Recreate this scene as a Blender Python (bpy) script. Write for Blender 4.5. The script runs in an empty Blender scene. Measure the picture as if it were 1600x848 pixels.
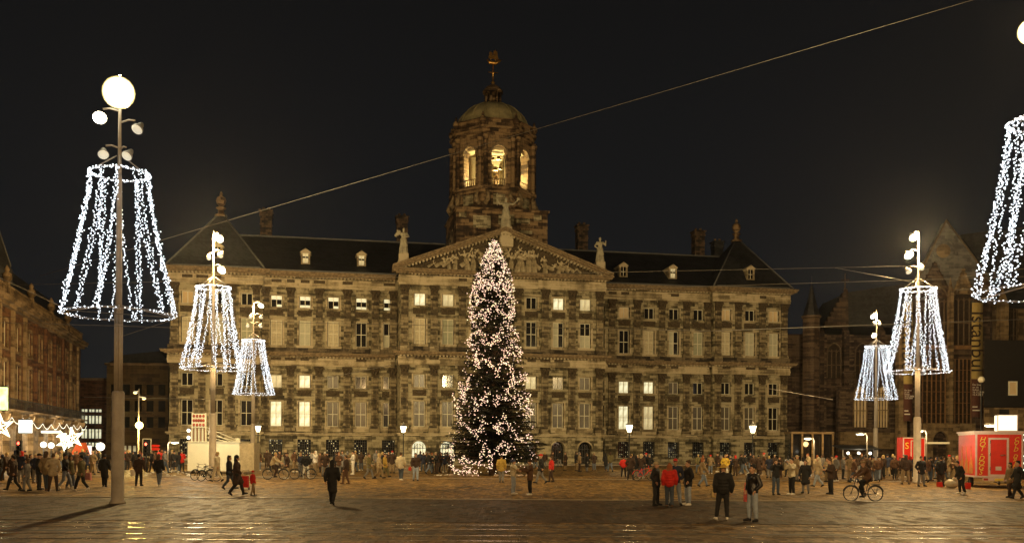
import bpy, bmesh, math, random
import numpy as np
from mathutils import Vector, Matrix, noise
R = math.radians
sc = bpy.context.scene
col = sc.collection
rnd = random.Random(7)

# ------------------------------------------------------------------ camera
F, HZ, ROLL, EYE = 1500.0, 694.5, -0.006, 2.4        # focal length in photo pixels, horizon row, roll, eye height
cam = bpy.data.cameras.new('camera'); camo = bpy.data.objects.new('camera', cam); col.objects.link(camo)
cam.sensor_width = 36; cam.lens = 36 * F / 1600
cam.shift_y = (HZ - 424) / 1600
cam.clip_start = .1; cam.clip_end = 3000
camo.location = (0, 0, EYE)
camo.rotation_euler = (Matrix.Rotation(math.pi / 2, 3, 'X') @ Matrix.Rotation(-ROLL, 3, 'Z')).to_euler()
sc.camera = camo

def W(px, py, Z):                                    # the point at depth Z seen at a photo position (metres)
    u, v = px - 800, py - HZ
    x = u * math.cos(ROLL) + v * math.sin(ROLL); y = -u * math.sin(ROLL) + v * math.cos(ROLL)
    return Vector((x / F * Z, Z, EYE - y / F * Z))
def G(px, py):                                       # the point on the ground
    u, v = px - 800, py - HZ
    y = -u * math.sin(ROLL) + v * math.cos(ROLL)
    p = W(px, py, EYE * F / y); p.z = 0
    return p

# ------------------------------------------------------------------ world, lamps' common settings, exposure
sc.view_settings.view_transform = 'Standard'; sc.view_settings.look = 'None'
sc.view_settings.exposure = 0; sc.view_settings.gamma = 1
wd = bpy.data.worlds.new('World'); sc.world = wd; wd.use_nodes = True
nt = wd.node_tree; nt.nodes.clear()
out = nt.nodes.new('ShaderNodeOutputWorld'); bg = nt.nodes.new('ShaderNodeBackground')
tc = nt.nodes.new('ShaderNodeTexCoord'); sx = nt.nodes.new('ShaderNodeSeparateXYZ'); rp = nt.nodes.new('ShaderNodeValToRGB')
nt.links.new(tc.outputs['Generated'], sx.inputs[0]); nt.links.new(sx.outputs['Z'], rp.inputs[0])
nt.links.new(rp.outputs[0], bg.inputs[0]); nt.links.new(bg.outputs[0], out.inputs[0])
e = rp.color_ramp.elements                            # city glow low in the night sky, darker overhead
e[0].position = 0; e[0].color = (.0125, .0132, .0142, 1); e[1].position = .45; e[1].color = (.0062, .0060, .0060, 1)
k_ = e.new(.14); k_.color = (.0098, .0100, .0104, 1)
bg.inputs[1].default_value = 1
sc.cycles.use_denoising = True
sc.cycles.sample_clamp_indirect = 2.0; sc.cycles.sample_clamp_direct = 0
sc.cycles.max_bounces = 5; sc.cycles.diffuse_bounces = 2; sc.cycles.glossy_bounces = 3
sc.cycles.transmission_bounces = 4; sc.cycles.transparent_max_bounces = 6
sc.cycles.volume_bounces = 0
sc.cycles.caustics_reflective = False; sc.cycles.caustics_refractive = False

def lamp(name, loc, power, color, radius=.2, kind='POINT', aim=None, size=None, blend=.6):
    l = bpy.data.lights.new(name, kind); l.energy = power; l.color = color; l.shadow_soft_size = radius
    o = bpy.data.objects.new(name, l); col.objects.link(o); o.location = loc
    if kind == 'SPOT':
        l.spot_size = size; l.spot_blend = blend
        o.rotation_euler = (Vector(aim) - Vector(loc)).to_track_quat('-Z', 'Y').to_euler()
    return o

# ------------------------------------------------------------------ materials
def _mat(name):
    m = bpy.data.materials.new(name); m.use_nodes = True
    return m, m.node_tree, m.node_tree.nodes['Principled BSDF']
def N(nt, t, **kw):
    n = nt.nodes.new('ShaderNode' + t)
    for k, v in kw.items():
        if k in n.inputs.keys(): n.inputs[k].default_value = v
        else: setattr(n, k, v)
    return n
def mat(name, c, rough=.7, metal=0, var=.25, scale=4., bump=.1, spec=.5, coat=0):
    m, nt, b = _mat(name)
    b.inputs['Roughness'].default_value = rough; b.inputs['Metallic'].default_value = metal
    b.inputs['Specular IOR Level'].default_value = spec
    tc = N(nt, 'TexCoord'); no = N(nt, 'TexNoise', Scale=scale, Detail=5., Roughness=.65)
    nt.links.new(tc.outputs['Object'], no.inputs['Vector'])
    mr = N(nt, 'MapRange'); mr.inputs[1].default_value = .3; mr.inputs[2].default_value = .7
    mr.inputs[3].default_value = 1 - var; mr.inputs[4].default_value = 1 + var
    nt.links.new(no.outputs[0], mr.inputs[0])
    vm = N(nt, 'VectorMath', operation='SCALE'); vm.inputs[0].default_value = c[:3]
    nt.links.new(mr.outputs[0], vm.inputs['Scale']); nt.links.new(vm.outputs[0], b.inputs['Base Color'])
    if bump:
        bp = N(nt, 'Bump', Strength=bump, Distance=.02); nt.links.new(no.outputs[0], bp.inputs['Height'])
        nt.links.new(bp.outputs[0], b.inputs['Normal'])
    return m
def emit(name, c, s, vary=0., scale=1.5, sample='AUTO'):
    m, nt, b = _mat(name)
    b.inputs['Base Color'].default_value = (*[min(1, x * .6) for x in c], 1); b.inputs['Roughness'].default_value = .4
    b.inputs['Emission Color'].default_value = (*c, 1); b.inputs['Emission Strength'].default_value = s
    if vary:
        tc = N(nt, 'TexCoord'); no = N(nt, 'TexNoise', Scale=scale, Detail=3.)
        nt.links.new(tc.outputs['Object'], no.inputs['Vector'])
        mr = N(nt, 'MapRange'); mr.inputs[1].default_value = .35; mr.inputs[2].default_value = .65
        mr.inputs[3].default_value = s * (1 - vary); mr.inputs[4].default_value = s * (1 + vary)
        nt.links.new(no.outputs[0], mr.inputs[0]); nt.links.new(mr.outputs[0], b.inputs['Emission Strength'])
    m.cycles.emission_sampling = sample
    return m
def stone(name, dark, mid, light, bw=1.15, bh=.36, bump=.5, grime=.5, mortar=.015, plane='XZ', big=.12, rough=.8):
    """coursed stone or brick: every block its own tone, weathered by large stains"""
    m, nt, b = _mat(name); b.inputs['Roughness'].default_value = rough
    tc = N(nt, 'TexCoord'); s = N(nt, 'SeparateXYZ'); c = N(nt, 'CombineXYZ')
    nt.links.new(tc.outputs['Object'], s.inputs[0])
    if plane == 'XZ':
        ad = N(nt, 'Math', operation='ADD'); nt.links.new(s.outputs['X'], ad.inputs[0]); nt.links.new(s.outputs['Y'], ad.inputs[1])
        nt.links.new(ad.outputs[0], c.inputs['X']); nt.links.new(s.outputs['Z'], c.inputs['Y'])
    else:
        nt.links.new(s.outputs['X'], c.inputs['X']); nt.links.new(s.outputs['Y'], c.inputs['Y'])
    br = N(nt, 'TexBrick'); br.inputs['Color1'].default_value = (0, 0, 0, 1); br.inputs['Color2'].default_value = (1, 1, 1, 1)
    br.inputs['Mortar'].default_value = (.25, .25, .25, 1); br.inputs['Scale'].default_value = 1
    br.inputs['Mortar Size'].default_value = mortar; br.inputs['Mortar Smooth'].default_value = .3
    br.inputs['Brick Width'].default_value = bw; br.inputs['Row Height'].default_value = bh
    nt.links.new(c.outputs[0], br.inputs['Vector'])
    n1 = N(nt, 'TexNoise', Scale=big * 3, Detail=6., Roughness=.7); nt.links.new(tc.outputs['Object'], n1.inputs['Vector'])
    n2 = N(nt, 'TexNoise', Scale=6., Detail=5., Roughness=.7); nt.links.new(tc.outputs['Object'], n2.inputs['Vector'])
    # dark and light courses: noise squeezed along the wall
    mp = N(nt, 'Mapping'); mp.inputs['Scale'].default_value = (.22, .22, 2.6); nt.links.new(tc.outputs['Object'], mp.inputs[0])
    n3 = N(nt, 'TexNoise', Scale=1., Detail=3.); nt.links.new(mp.outputs[0], n3.inputs['Vector'])
    a1 = N(nt, 'Math', operation='MULTIPLY_ADD'); nt.links.new(br.outputs[0], a1.inputs[0]); a1.inputs[1].default_value = .38
    nt.links.new(n1.outputs[0], a1.inputs[2])
    a2 = N(nt, 'Math', operation='MULTIPLY_ADD'); nt.links.new(n3.outputs[0], a2.inputs[0]); a2.inputs[1].default_value = .7
    nt.links.new(a1.outputs[0], a2.inputs[2])
    a3 = N(nt, 'Math', operation='MULTIPLY_ADD'); nt.links.new(n2.outputs[0], a3.inputs[0]); a3.inputs[1].default_value = .35
    nt.links.new(a2.outputs[0], a3.inputs[2])
    ms = N(nt, 'Mapping'); ms.inputs['Scale'].default_value = (1.6, 1.6, .16); nt.links.new(tc.outputs['Object'], ms.inputs[0])
    n4 = N(nt, 'TexNoise', Scale=1., Detail=4.); nt.links.new(ms.outputs[0], n4.inputs['Vector'])          # rain streaks
    a4 = N(nt, 'Math', operation='MULTIPLY_ADD'); nt.links.new(n4.outputs[0], a4.inputs[0]); a4.inputs[1].default_value = .55
    nt.links.new(a3.outputs[0], a4.inputs[2]); a3 = N(nt, 'Math', operation='ADD'); nt.links.new(a4.outputs[0], a3.inputs[0]); a3.inputs[1].default_value = -.275
    r = N(nt, 'ValToRGB'); nt.links.new(a3.outputs[0], r.inputs[0])
    mr0 = N(nt, 'MapRange'); mr0.inputs[1].default_value = .90; mr0.inputs[2].default_value = 1.38
    nt.links.new(a3.outputs[0], mr0.inputs[0]); nt.links.new(mr0.outputs[0], r.inputs[0])
    el = r.color_ramp.elements; el[0].position = .12; el[0].color = (*dark, 1); el[1].position = .90; el[1].color = (*light, 1)
    q = el.new(.48); q.color = (*mid, 1)
    nt.links.new(r.outputs[0], b.inputs['Base Color'])
    bp = N(nt, 'Bump', Strength=bump, Distance=.04)
    hh = N(nt, 'Math', operation='MULTIPLY_ADD'); nt.links.new(br.outputs['Fac'], hh.inputs[0]); hh.inputs[1].default_value = -.8
    nt.links.new(n2.outputs[0], hh.inputs[2]); nt.links.new(hh.outputs[0], bp.inputs['Height']); nt.links.new(bp.outputs[0], b.inputs['Normal'])
    return m

# ------------------------------------------------------------------ mesh builder
class MB:
    def __init__(s): s.v = []; s.f = []; s.m = []; s.mi = 0; s.sm = []
    def face(s, idx, smooth=False): s.f.append(idx); s.m.append(s.mi); s.sm.append(smooth)
    def box(s, x0, x1, y0, y1, z0, z1):
        n = len(s.v)
        s.v += [(x0, y0, z0), (x1, y0, z0), (x1, y1, z0), (x0, y1, z0), (x0, y0, z1), (x1, y0, z1), (x1, y1, z1), (x0, y1, z1)]
        for q in ((3, 2, 1, 0), (4, 5, 6, 7), (0, 1, 5, 4), (1, 2, 6, 5), (2, 3, 7, 6), (3, 0, 4, 7)): s.face([n + i for i in q])
        return s
    def taper(s, x0, x1, y0, y1, z0, z1, k):
        n = len(s.v); s.box(x0, x1, y0, y1, z0, z1); cx, cy = (x0 + x1) / 2, (y0 + y1) / 2
        for i in range(n + 4, n + 8):
            v = s.v[i]; s.v[i] = (cx + (v[0] - cx) * k, cy + (v[1] - cy) * k, v[2])
        return s
    def prism(s, pts, a0, a1, axis='y'):                  # closed outline pushed along an axis
        n = len(s.v); k = len(pts)
        for a in (a0, a1):
            for p in pts:
                s.v.append({'y': (p[0], a, p[1]), 'x': (a, p[0], p[1]), 'z': (p[0], p[1], a)}[axis])
        s.face([n + i for i in range(k)]); s.face([n + k + i for i in reversed(range(k))])
        for i in range(k): j = (i + 1) % k; s.face([n + j, n + i, n + k + i, n + k + j])
        return s
    def tube(s, path, rad, seg=8, caps=True, smooth=True):
        path = [Vector(p) for p in path]; rs = rad if isinstance(rad, (list, tuple)) else [rad] * len(path)
        n = len(s.v); t0 = (path[1] - path[0]).normalized()
        u = t0.cross(Vector((0, 0, 1)));
        if u.length < .05: u = t0.cross(Vector((0, 1, 0)))
        u.normalize()
        for i, p in enumerate(path):
            t = (path[min(i + 1, len(path) - 1)] - path[max(i - 1, 0)]).normalized()
            u = (u - t * u.dot(t)).normalized(); w = t.cross(u)
            for k in range(seg):
                a = 2 * math.pi * k / seg; s.v.append(tuple(p + (u * math.cos(a) + w * math.sin(a)) * rs[i]))
        for i in range(len(path) - 1):
            for k in range(seg):
                a, b_ = n + i * seg + k, n + i * seg + (k + 1) % seg; s.face([a, b_, b_ + seg, a + seg], smooth)
        if caps:
            s.face([n + k for k in reversed(range(seg))]); s.face([n + (len(path) - 1) * seg + k for k in range(seg)])
        return s
    def lathe(s, prof, cx=0, cy=0, z=0, seg=16, smooth=True, rot=0.):
        n = len(s.v)
        for r_, zz in prof:
            for k in range(seg):
                a = 2 * math.pi * k / seg + rot; s.v.append((cx + r_ * math.cos(a), cy + r_ * math.sin(a), z + zz))
        for i in range(len(prof) - 1):
            for k in range(seg):
                a, b_ = n + i * seg + k, n + i * seg + (k + 1) % seg; s.face([a, b_, b_ + seg, a + seg], smooth)
        s.face([n + k for k in reversed(range(seg))]); s.face([n + (len(prof) - 1) * seg + k for k in range(seg)])
        return s
    def ball(s, c, r, seg=8, rings=5, sc3=(1, 1, 1), smooth=True):
        n = len(s.v)
        s.v.append((c[0], c[1], c[2] - r * sc3[2]))
        for i in range(1, rings):
            ph = math.pi * i / rings
            for k in range(seg):
                a = 2 * math.pi * k / seg
                s.v.append((c[0] + r * sc3[0] * math.sin(ph) * math.cos(a), c[1] + r * sc3[1] * math.sin(ph) * math.sin(a), c[2] - r * sc3[2] * math.cos(ph)))
        s.v.append((c[0], c[1], c[2] + r * sc3[2])); top = len(s.v) - 1
        for k in range(seg):
            k2 = (k + 1) % seg
            s.face([n, n + 1 + k2, n + 1 + k], smooth)
            for i in range(rings - 2): a = n + 1 + i * seg; s.face([a + k, a + k2, a + seg + k2, a + seg + k], smooth)
            a = n + 1 + (rings - 2) * seg; s.face([a + k, a + k2, top], smooth)
        return s
    def octa(s, c, r):
        n = len(s.v); x, y, z = c
        s.v += [(x + r, y, z), (x, y + r, z), (x - r, y, z), (x, y - r, z), (x, y, z + r * 1.15), (x, y, z - r * 1.15)]
        for a, b_ in ((0, 1), (1, 2), (2, 3), (3, 0)): s.face([n + a, n + b_, n + 4], True); s.face([n + b_, n + a, n + 5], True)
    def arch_wall(s, x0, x1, z0, z1, ox0, ox1, oz0, spring, y0, y1, seg=10, pointed=0.):
        """a wall slab with one arched opening"""
        cx = (ox0 + ox1) / 2; r = (ox1 - ox0) / 2
        if x0 < ox0: s.box(x0, ox0, y0, y1, z0, z1)
        if x1 > ox1: s.box(ox1, x1, y0, y1, z0, z1)
        if oz0 > z0: s.box(ox0, ox1, y0, y1, z0, oz0)
        arc = arc_pts(ox0, ox1, spring, seg, pointed)
        for a, b_ in zip(arc[:-1], arc[1:]):
            s.prism([a, b_, (b_[0], z1), (a[0], z1)], y0, y1, 'y')
        return s
    def build(s, name, mats, parent=None, loc=None, shade=None):
        me = bpy.data.meshes.new(name); me.from_pydata(s.v, [], s.f)
        for m in (mats if isinstance(mats, (list, tuple)) else [mats]): me.materials.append(m)
        me.polygons.foreach_set('material_index', s.m); me.polygons.foreach_set('use_smooth', s.sm); me.update()
        return put(name, me, parent, loc)
def arc_pts(x0, x1, spring, seg=10, pointed=0.):
    cx = (x0 + x1) / 2; r = (x1 - x0) / 2
    if not pointed: return [(cx - r * math.cos(math.pi * i / seg), spring + r * math.sin(math.pi * i / seg)) for i in range(seg + 1)]
    R_ = r * (1 + pointed); h = seg // 2; o = []       # two arcs that meet in a point
    amax = math.acos((R_ - r) / R_)
    for i in range(h + 1): a = amax * i / h; o.append((x0 + R_ - R_ * math.cos(a), spring + R_ * math.sin(a)))
    return o + [(2 * cx - p[0], p[1]) for p in reversed(o[:-1])]
def put(name, me, parent=None, loc=None, rot=None):
    o = bpy.data.objects.new(name, me); col.objects.link(o)
    if parent: o.parent = parent
    if loc is not None: o.location = loc
    if rot is not None: o.rotation_euler = rot
    return o
def tag(o, label=None, cat=None, group=None, kind=None):
    for k, v in (('label', label), ('category', cat), ('group', group), ('kind', kind)):
        if v: o[k] = v
    return o
def empty(name, loc=(0, 0, 0), rz=0, label=None, cat=None, group=None, sc_=1):
    o = bpy.data.objects.new(name, None); col.objects.link(o); o.location = loc; o.rotation_euler = (0, 0, rz); o.scale = (sc_,) * 3
    return tag(o, label, cat, group)
KIDS = {}
def copy_tree(o, parent=None):
    c = o.copy(); col.objects.link(c); c.parent = parent
    for ch in list(o.children): copy_tree(ch, c)
    return c
def text_mesh(txt, size, depth=.004, shear=0, spacing=1.0, align='CENTER'):
    cu = bpy.data.curves.new('lettering', 'FONT'); cu.body = txt; cu.size = size; cu.extrude = depth; cu.shear = shear
    cu.align_x = align; cu.align_y = 'CENTER'; cu.space_character = spacing; cu.resolution_u = 3; cu.space_line = .9
    o = bpy.data.objects.new('lettering', cu); col.objects.link(o)
    me = bpy.data.meshes.new_from_object(o.evaluated_get(bpy.context.evaluated_depsgraph_get()))
    bpy.data.objects.remove(o); bpy.data.curves.remove(cu)
    return me

# colours of light
SOD = (1., .66, .26); WARM = (1., .80, .50); COOL = (.80, .90, 1.)
M = {}
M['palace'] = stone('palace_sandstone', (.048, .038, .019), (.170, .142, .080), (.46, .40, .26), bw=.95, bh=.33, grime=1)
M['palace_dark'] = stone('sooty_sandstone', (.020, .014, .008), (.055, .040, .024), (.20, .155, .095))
M['trim'] = stone('pale_sandstone_trim', (.17, .135, .08), (.38, .31, .19), (.58, .49, .33), bw=1.6, bh=.6, bump=.25)
M['carved'] = mat('carved_sandstone', (.24, .175, .10), .85, var=.6, scale=3, bump=.7)
M['capital'] = mat('sooty_carved_capital', (.085, .062, .035), .9, var=.7, scale=6, bump=.9)
M['pil'] = stone('sooty_pilaster_stone', (.035, .025, .013), (.125, .095, .052), (.34, .28, .17), bw=.9, bh=.33)
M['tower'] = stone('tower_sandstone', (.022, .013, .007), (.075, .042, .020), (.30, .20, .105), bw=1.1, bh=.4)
M['slate'] = stone('roof_slates', (.010, .010, .011), (.018, .018, .020), (.030, .030, .034), bw=.3, bh=.25, bump=.4, rough=.55)
M['lead'] = mat('lead_ridge', (.10, .10, .10), .5, var=.3)
M['copper'] = mat('weathered_copper_dome', (.40, .34, .18), .6, var=.4, scale=.8, bump=.2)
M['gold'] = mat('gilded_metal', (.75, .42, .12), .35, metal=.9, var=.3)
M['frame'] = mat('cream_window_paint', (.78, .74, .58), .5, var=.06, bump=0)
M['shutter'] = mat('cream_shutters', (.56, .55, .42), .7, var=.15, scale=1.5, bump=.1)
M['shutter2'] = mat('greenish_closed_blind', (.40, .41, .29), .7, var=.2, scale=2.5, bump=.1)
M['shutter3'] = mat('warm_drawn_curtain', (.62, .55, .38), .85, var=.3, scale=5, bump=.3)
M['glass_dark'] = mat('dark_window_glass', (.02, .017, .014), .08, var=.4, bump=.02, spec=.8)
M['glass_grey'] = mat('window_glass_over_grey_blind', (.15, .13, .10), .2, var=.3, scale=.8, bump=0)
M['glass_lit'] = emit('window_lit_white', (.98, .94, .62), .70, .5, 1.4)
M['glass_mid'] = emit('window_lit_cream', (1, .88, .50), .36, .55, .8)
M['glass_dim'] = emit('window_lit_dim_amber', (1, .72, .34), .07, .7, .8)
M['chimney'] = stone('black_sooty_chimney', (.008, .006, .005), (.028, .018, .012), (.12, .075, .045), bw=.5, bh=.3)
M['iron'] = mat('black_wrought_iron', (.02, .02, .02), .5, var=.2)

# ================================================================== THE PALACE
TH = .189
PAL = empty('palace', (-2.09, 121.78, 0), TH, 'long floodlit baroque stone palace with pediment and domed bell tower across the square', 'palace')
def zl(y): return 2.4 + (695.7 - y) / 12.63
BAY = 3.4; MP = -5.47; PP = -1.04; MW = 12.5
WX0, WX1, PX1 = MW, 28.85, 39.3                  # where wing and corner pavilion end
Z_LEDGE, Z_C1, Z_EAVE = 3.72, 13.35, 23.3
ROWS = dict(low_tall=(4.5, 7.55), low_small=(9.2, 10.75), up_tall=(14.35, 17.4), up_small=(18.95, 20.4))
ROW_Y = list(ROWS)

# bay list: s, plane y, four window states (low_tall, low_small, up_tall, up_small), basement kind
B = []
def bay(s, y, st, base='grid'): B.append((s, y, st, base))
G1 = 10.12
for i, st in zip((3, 2, 1), ('dd s b', 'dd s d', 'dd s d')):
    bay(-(G1 + (5 + i) * BAY), PP, st.split()[0] + st.split()[1] + st.split()[2])
for i, st in zip((5, 4, 3, 2, 1), ('Lmsl', 'LLsl', 'ggsl', 'gdwl', 'wdcl')): bay(-(G1 + i * BAY), 0, st)
for i, st, ba in zip(range(-3, 4), ('ggsL', 'gdsm', 'wwwd', 'wwwd', 'gmwd', 'ggcL', 'ggcm'), ('lit', 'lit', 'arch', 'arch', 'arch', 'arch', 'arch')):
    bay(i * BAY, MP, st, ba)
for i, st in zip((1, 2, 3, 4, 5), ('wddd', 'LLwb', 'mLsd', 'ggcd', 'gdsd')): bay(G1 + i * BAY, 0, st)
for i, st in zip((1, 2, 3), ('gdsb', 'gdsd', 'wdsb')): bay(G1 + (5 + i) * BAY, PP, st)

# walls, with real openings cut as slabs between the windows
def wall_strip(mb, x0, x1, y, bays, rows, z0, z1, th=.9):
    """fills x0..x1 with wall except the window openings"""
    xs = sorted(bays); cuts = [x0] + [v for s in xs for v in (s - .72, s + .72)] + [x1]
    for i in range(0, len(cuts), 2): mb.box(cuts[i], cuts[i + 1], y, y + th, z0, z1)
    for s in xs:
        zz = z0
        for a, b_ in rows:
            mb.box(s - .72, s + .72, y, y + th, zz, a); zz = b_
        mb.box(s - .72, s + .72, y, y + th, zz, z1)
secs = [('left_pavilion', -PX1, -WX1, PP), ('left_wing', -WX1, -WX0, 0), ('middle', -MW, MW, MP), ('right_wing', WX0, WX1, 0), ('right_pavilion', WX1, PX1, PP)]
ROWL = [ROWS[k] for k in ('low_tall', 'low_small', 'up_tall', 'up_small')]
for nm, x0, x1, y in secs:
    mb = MB(); bs = [b_[0] for b_ in B if x0 < b_[0] < x1]
    if nm == 'right_wing': bs = [b_ for b_ in bs]
    wall_strip(mb, x0, x1, y, bs, ROWL, Z_LEDGE, Z_EAVE - .2)
    # basement storey
    xs = sorted(bs)
    for i, s in enumerate(xs):
        a = x0 if i == 0 else (xs[i - 1] + s) / 2; b_ = x1 if i == len(xs) - 1 else (xs[i + 1] + s) / 2
        if nm == 'middle': mb.arch_wall(a, b_, 0, Z_LEDGE, s - .85, s + .85, 0, 1.95, y - .15, y + .9, 12)
        else:
            mb.box(a, s - .8, y - .15, y + .9, 0, Z_LEDGE); mb.box(s + .8, b_, y - .15, y + .9, 0, Z_LEDGE)
            mb.box(s - .8, s + .8, y - .15, y + .9, 0, .8); mb.box(s - .8, s + .8, y - .15, y + .9, 2.9, Z_LEDGE)
    if y < 0:                                         # the returning side walls
        for e_ in (x0, x1):
            q = (e_ + .002, e_ + .6) if e_ == x0 else (e_ - .6, e_ - .002)
            mb.box(*q, y + .9, 1.0, 0, Z_EAVE - .2)
    mb.build('wall', M['palace'], PAL)
# dark rooms behind the openings, and the outer side and rear walls
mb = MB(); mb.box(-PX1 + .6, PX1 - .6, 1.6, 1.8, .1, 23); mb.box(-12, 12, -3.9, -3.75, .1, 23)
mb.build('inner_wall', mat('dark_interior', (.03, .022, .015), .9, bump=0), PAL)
mb = MB()
for e_ in (-PX1, PX1 - .8): mb.box(e_ + (.003 if e_ < 0 else 0), e_ + .8 - (.003 if e_ > 0 else 0), .9 + PP, 30, 0, Z_EAVE - .2)
mb.box(-PX1, PX1, 30, 30.8, 0, Z_EAVE - .2); mb.build('wall', M['palace'], PAL)

# mouldings that run along the front
def strips(name, prof, m, skipmid=False):
    mb = MB()
    for nm, x0, x1, y in secs:
        e0 = 0 if y == 0 else .25; a, b_ = x0 - e0, x1 + e0
        if y == 0: a, b_ = x0 + .3, x1 - .3
        for (d, z0, z1) in prof: mb.box(a if d < .3 else a - (d - .3 if y else 0), b_ if d < .3 else b_ + (d - .3 if y else 0), y - d, y + .02, z0, z1)
    return mb.build(name, m, PAL)
strips('string_course', [(.32, 3.42, 3.57), (.45, 3.574, 3.74)], M['trim'])
strips('entablature', [(.30, 11.86, 12.15), (.34, 12.154, 12.4), (.28, 12.404, 12.9)], M['trim'])
strips('cornice', [(.62, 12.98, 13.12), (.95, 13.124, 13.3), (1.05, 13.304, 13.42)], M['carved'])
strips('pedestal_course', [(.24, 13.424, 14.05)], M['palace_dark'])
strips('entablature', [(.30, 21.35, 21.62), (.34, 21.624, 21.85), (.28, 21.854, 22.45)], M['trim'])
strips('cornice', [(.62, 22.62, 22.78), (.95, 22.784, 23.0), (1.1, 23.004, 23.2)], M['carved'])
mb = MB()                                             # little brackets under both cornices
for nm, x0, x1, y in secs:
    n_ = int((x1 - x0) / .42)
    for k in range(n_ + 1):
        s = x0 + (x1 - x0) * k / n_
        mb.box(s - .1, s + .1, y - .85, y - .28, 12.8, 12.978); mb.box(s - .1, s + .1, y - .85, y - .28, 22.46, 22.618)
tag(mb.build('cornice_brackets', M['trim'], PAL), kind='stuff')

for nm, x0, x1, y in secs:                            # dark inset panels along both friezes
    bs = sorted(b_[0] for b_ in B if x0 < b_[0] < x1)
    for s in bs + [(a + b_) / 2 for a, b_ in zip(bs[:-1], bs[1:])]:
        for z in (12.5, 21.95):
            if rnd.random() < .62: mb = MB(); w = rnd.uniform(.45, .72); mb.box(s - w, s + w, y - .325 if z > 20 else y - .32, y - .27, z, z + .36); mb.build('frieze_panel', M['capital' if rnd.random() < .7 else 'trim'], PAL)
# pilasters
def capital_mesh():
    mb = MB()
    mb.taper(-.40, .40, -.36, 0, 0, .95, 1.22); mb.box(-.56, .56, -.50, 0, .953, 1.06)
    for s in (-1, 1):
        mb.tube([(s * .40, -.47, .80), (s * .54, -.52, .90), (s * .60, -.50, .78), (s * .50, -.50, .70)], .07, 6)
        mb.ball((s * .2, -.44, .36), .16, 6, 4, (1, .7, 1.5)); mb.ball((s * .38, -.40, .62), .13, 6, 4, (1, .7, 1.4))
    mb.ball((0, -.44, .62), .15, 6, 4, (1, .7, 1.4)); mb.box(-.46, .46, -.40, 0, -.1, -.003)
    return mb
cap0 = None
def pilaster(s, y, z0, zc, w=.42):
    global cap0
    mb = MB(); mb.box(-w - .12, w + .12, -.36, 0, z0, z0 + .34); mb.box(-w - .06, w + .06, -.31, 0, z0 + .343, z0 + .5)
    mb.box(-w, w, -.26, 0, z0 + .503, zc - .1)
    p = mb.build('pilaster', M['pil'], PAL, (s, y, 0))
    if cap0 is None: cap0 = capital_mesh().build('capital', M['capital'], p, (0, 0, zc))
    else: put('capital', cap0.data, p, (0, 0, zc))
for nm, x0, x1, y in secs:
    bs = sorted(b_[0] for b_ in B if x0 < b_[0] < x1)
    ps = [(a + b_) / 2 for a, b_ in zip(bs[:-1], bs[1:])]
    if nm == 'middle': ps = [-MW + .5] + [-10.2 - 1.55 + 1.55 - 0] * 0 + ps + [MW - .5]
    elif 'pavilion' in nm: ps = [x0 + .55] + ps + [x1 - .55]
    else: ps = [x0 + (1.9 if x0 < 0 else .0) * 0 + (.5)] + ps + [x1 - .5]
    for s in ps:
        if nm == 'middle' and False: pass
        for z0, zc in ((4.35, 10.78), (14.052, 20.27)): pilaster(s, y, z0, zc)
        mb = MB(); mb.box(s - .6, s + .6, y - .42, y, 3.745, 4.347); mb.build('pedestal', M['pil'], PAL)
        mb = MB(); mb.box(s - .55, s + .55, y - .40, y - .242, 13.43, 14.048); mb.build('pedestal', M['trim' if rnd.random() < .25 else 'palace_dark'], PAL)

# windows: frame > panes
def wframe(w, h, tall):
    mb = MB(); t = .07
    mb.box(-w, -w + t, -.06, .06, 0, h); mb.box(w - t, w, -.06, .06, 0, h); mb.box(-w + t, w - t, -.06, .06, 0, t); mb.box(-w + t, w - t, -.06, .06, h - t, h)
    mb.box(-.04, .04, -.052, .05, t, h - t)
    if tall: mb.box(-w + t, -.042, -.045, .045, h * .5 - .04, h * .5 + .04); mb.box(.042, w - t, -.045, .045, h * .5 - .04, h * .5 + .04)
    return mb
FR = {}
PANE = {}
def pane(parent, x0, x1, z0, z1, m, y=.02):
    k = (round(x1 - x0, 2), round(z1 - z0, 2), m)
    if k not in PANE:
        mb = MB(); mb.box(0, x1 - x0, 0, .02, 0, z1 - z0); o = mb.build('pane', M[m], parent, (x0, y, z0)); PANE[k] = o.data
    else: put('pane', PANE[k], parent, (x0, y, z0))
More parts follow.
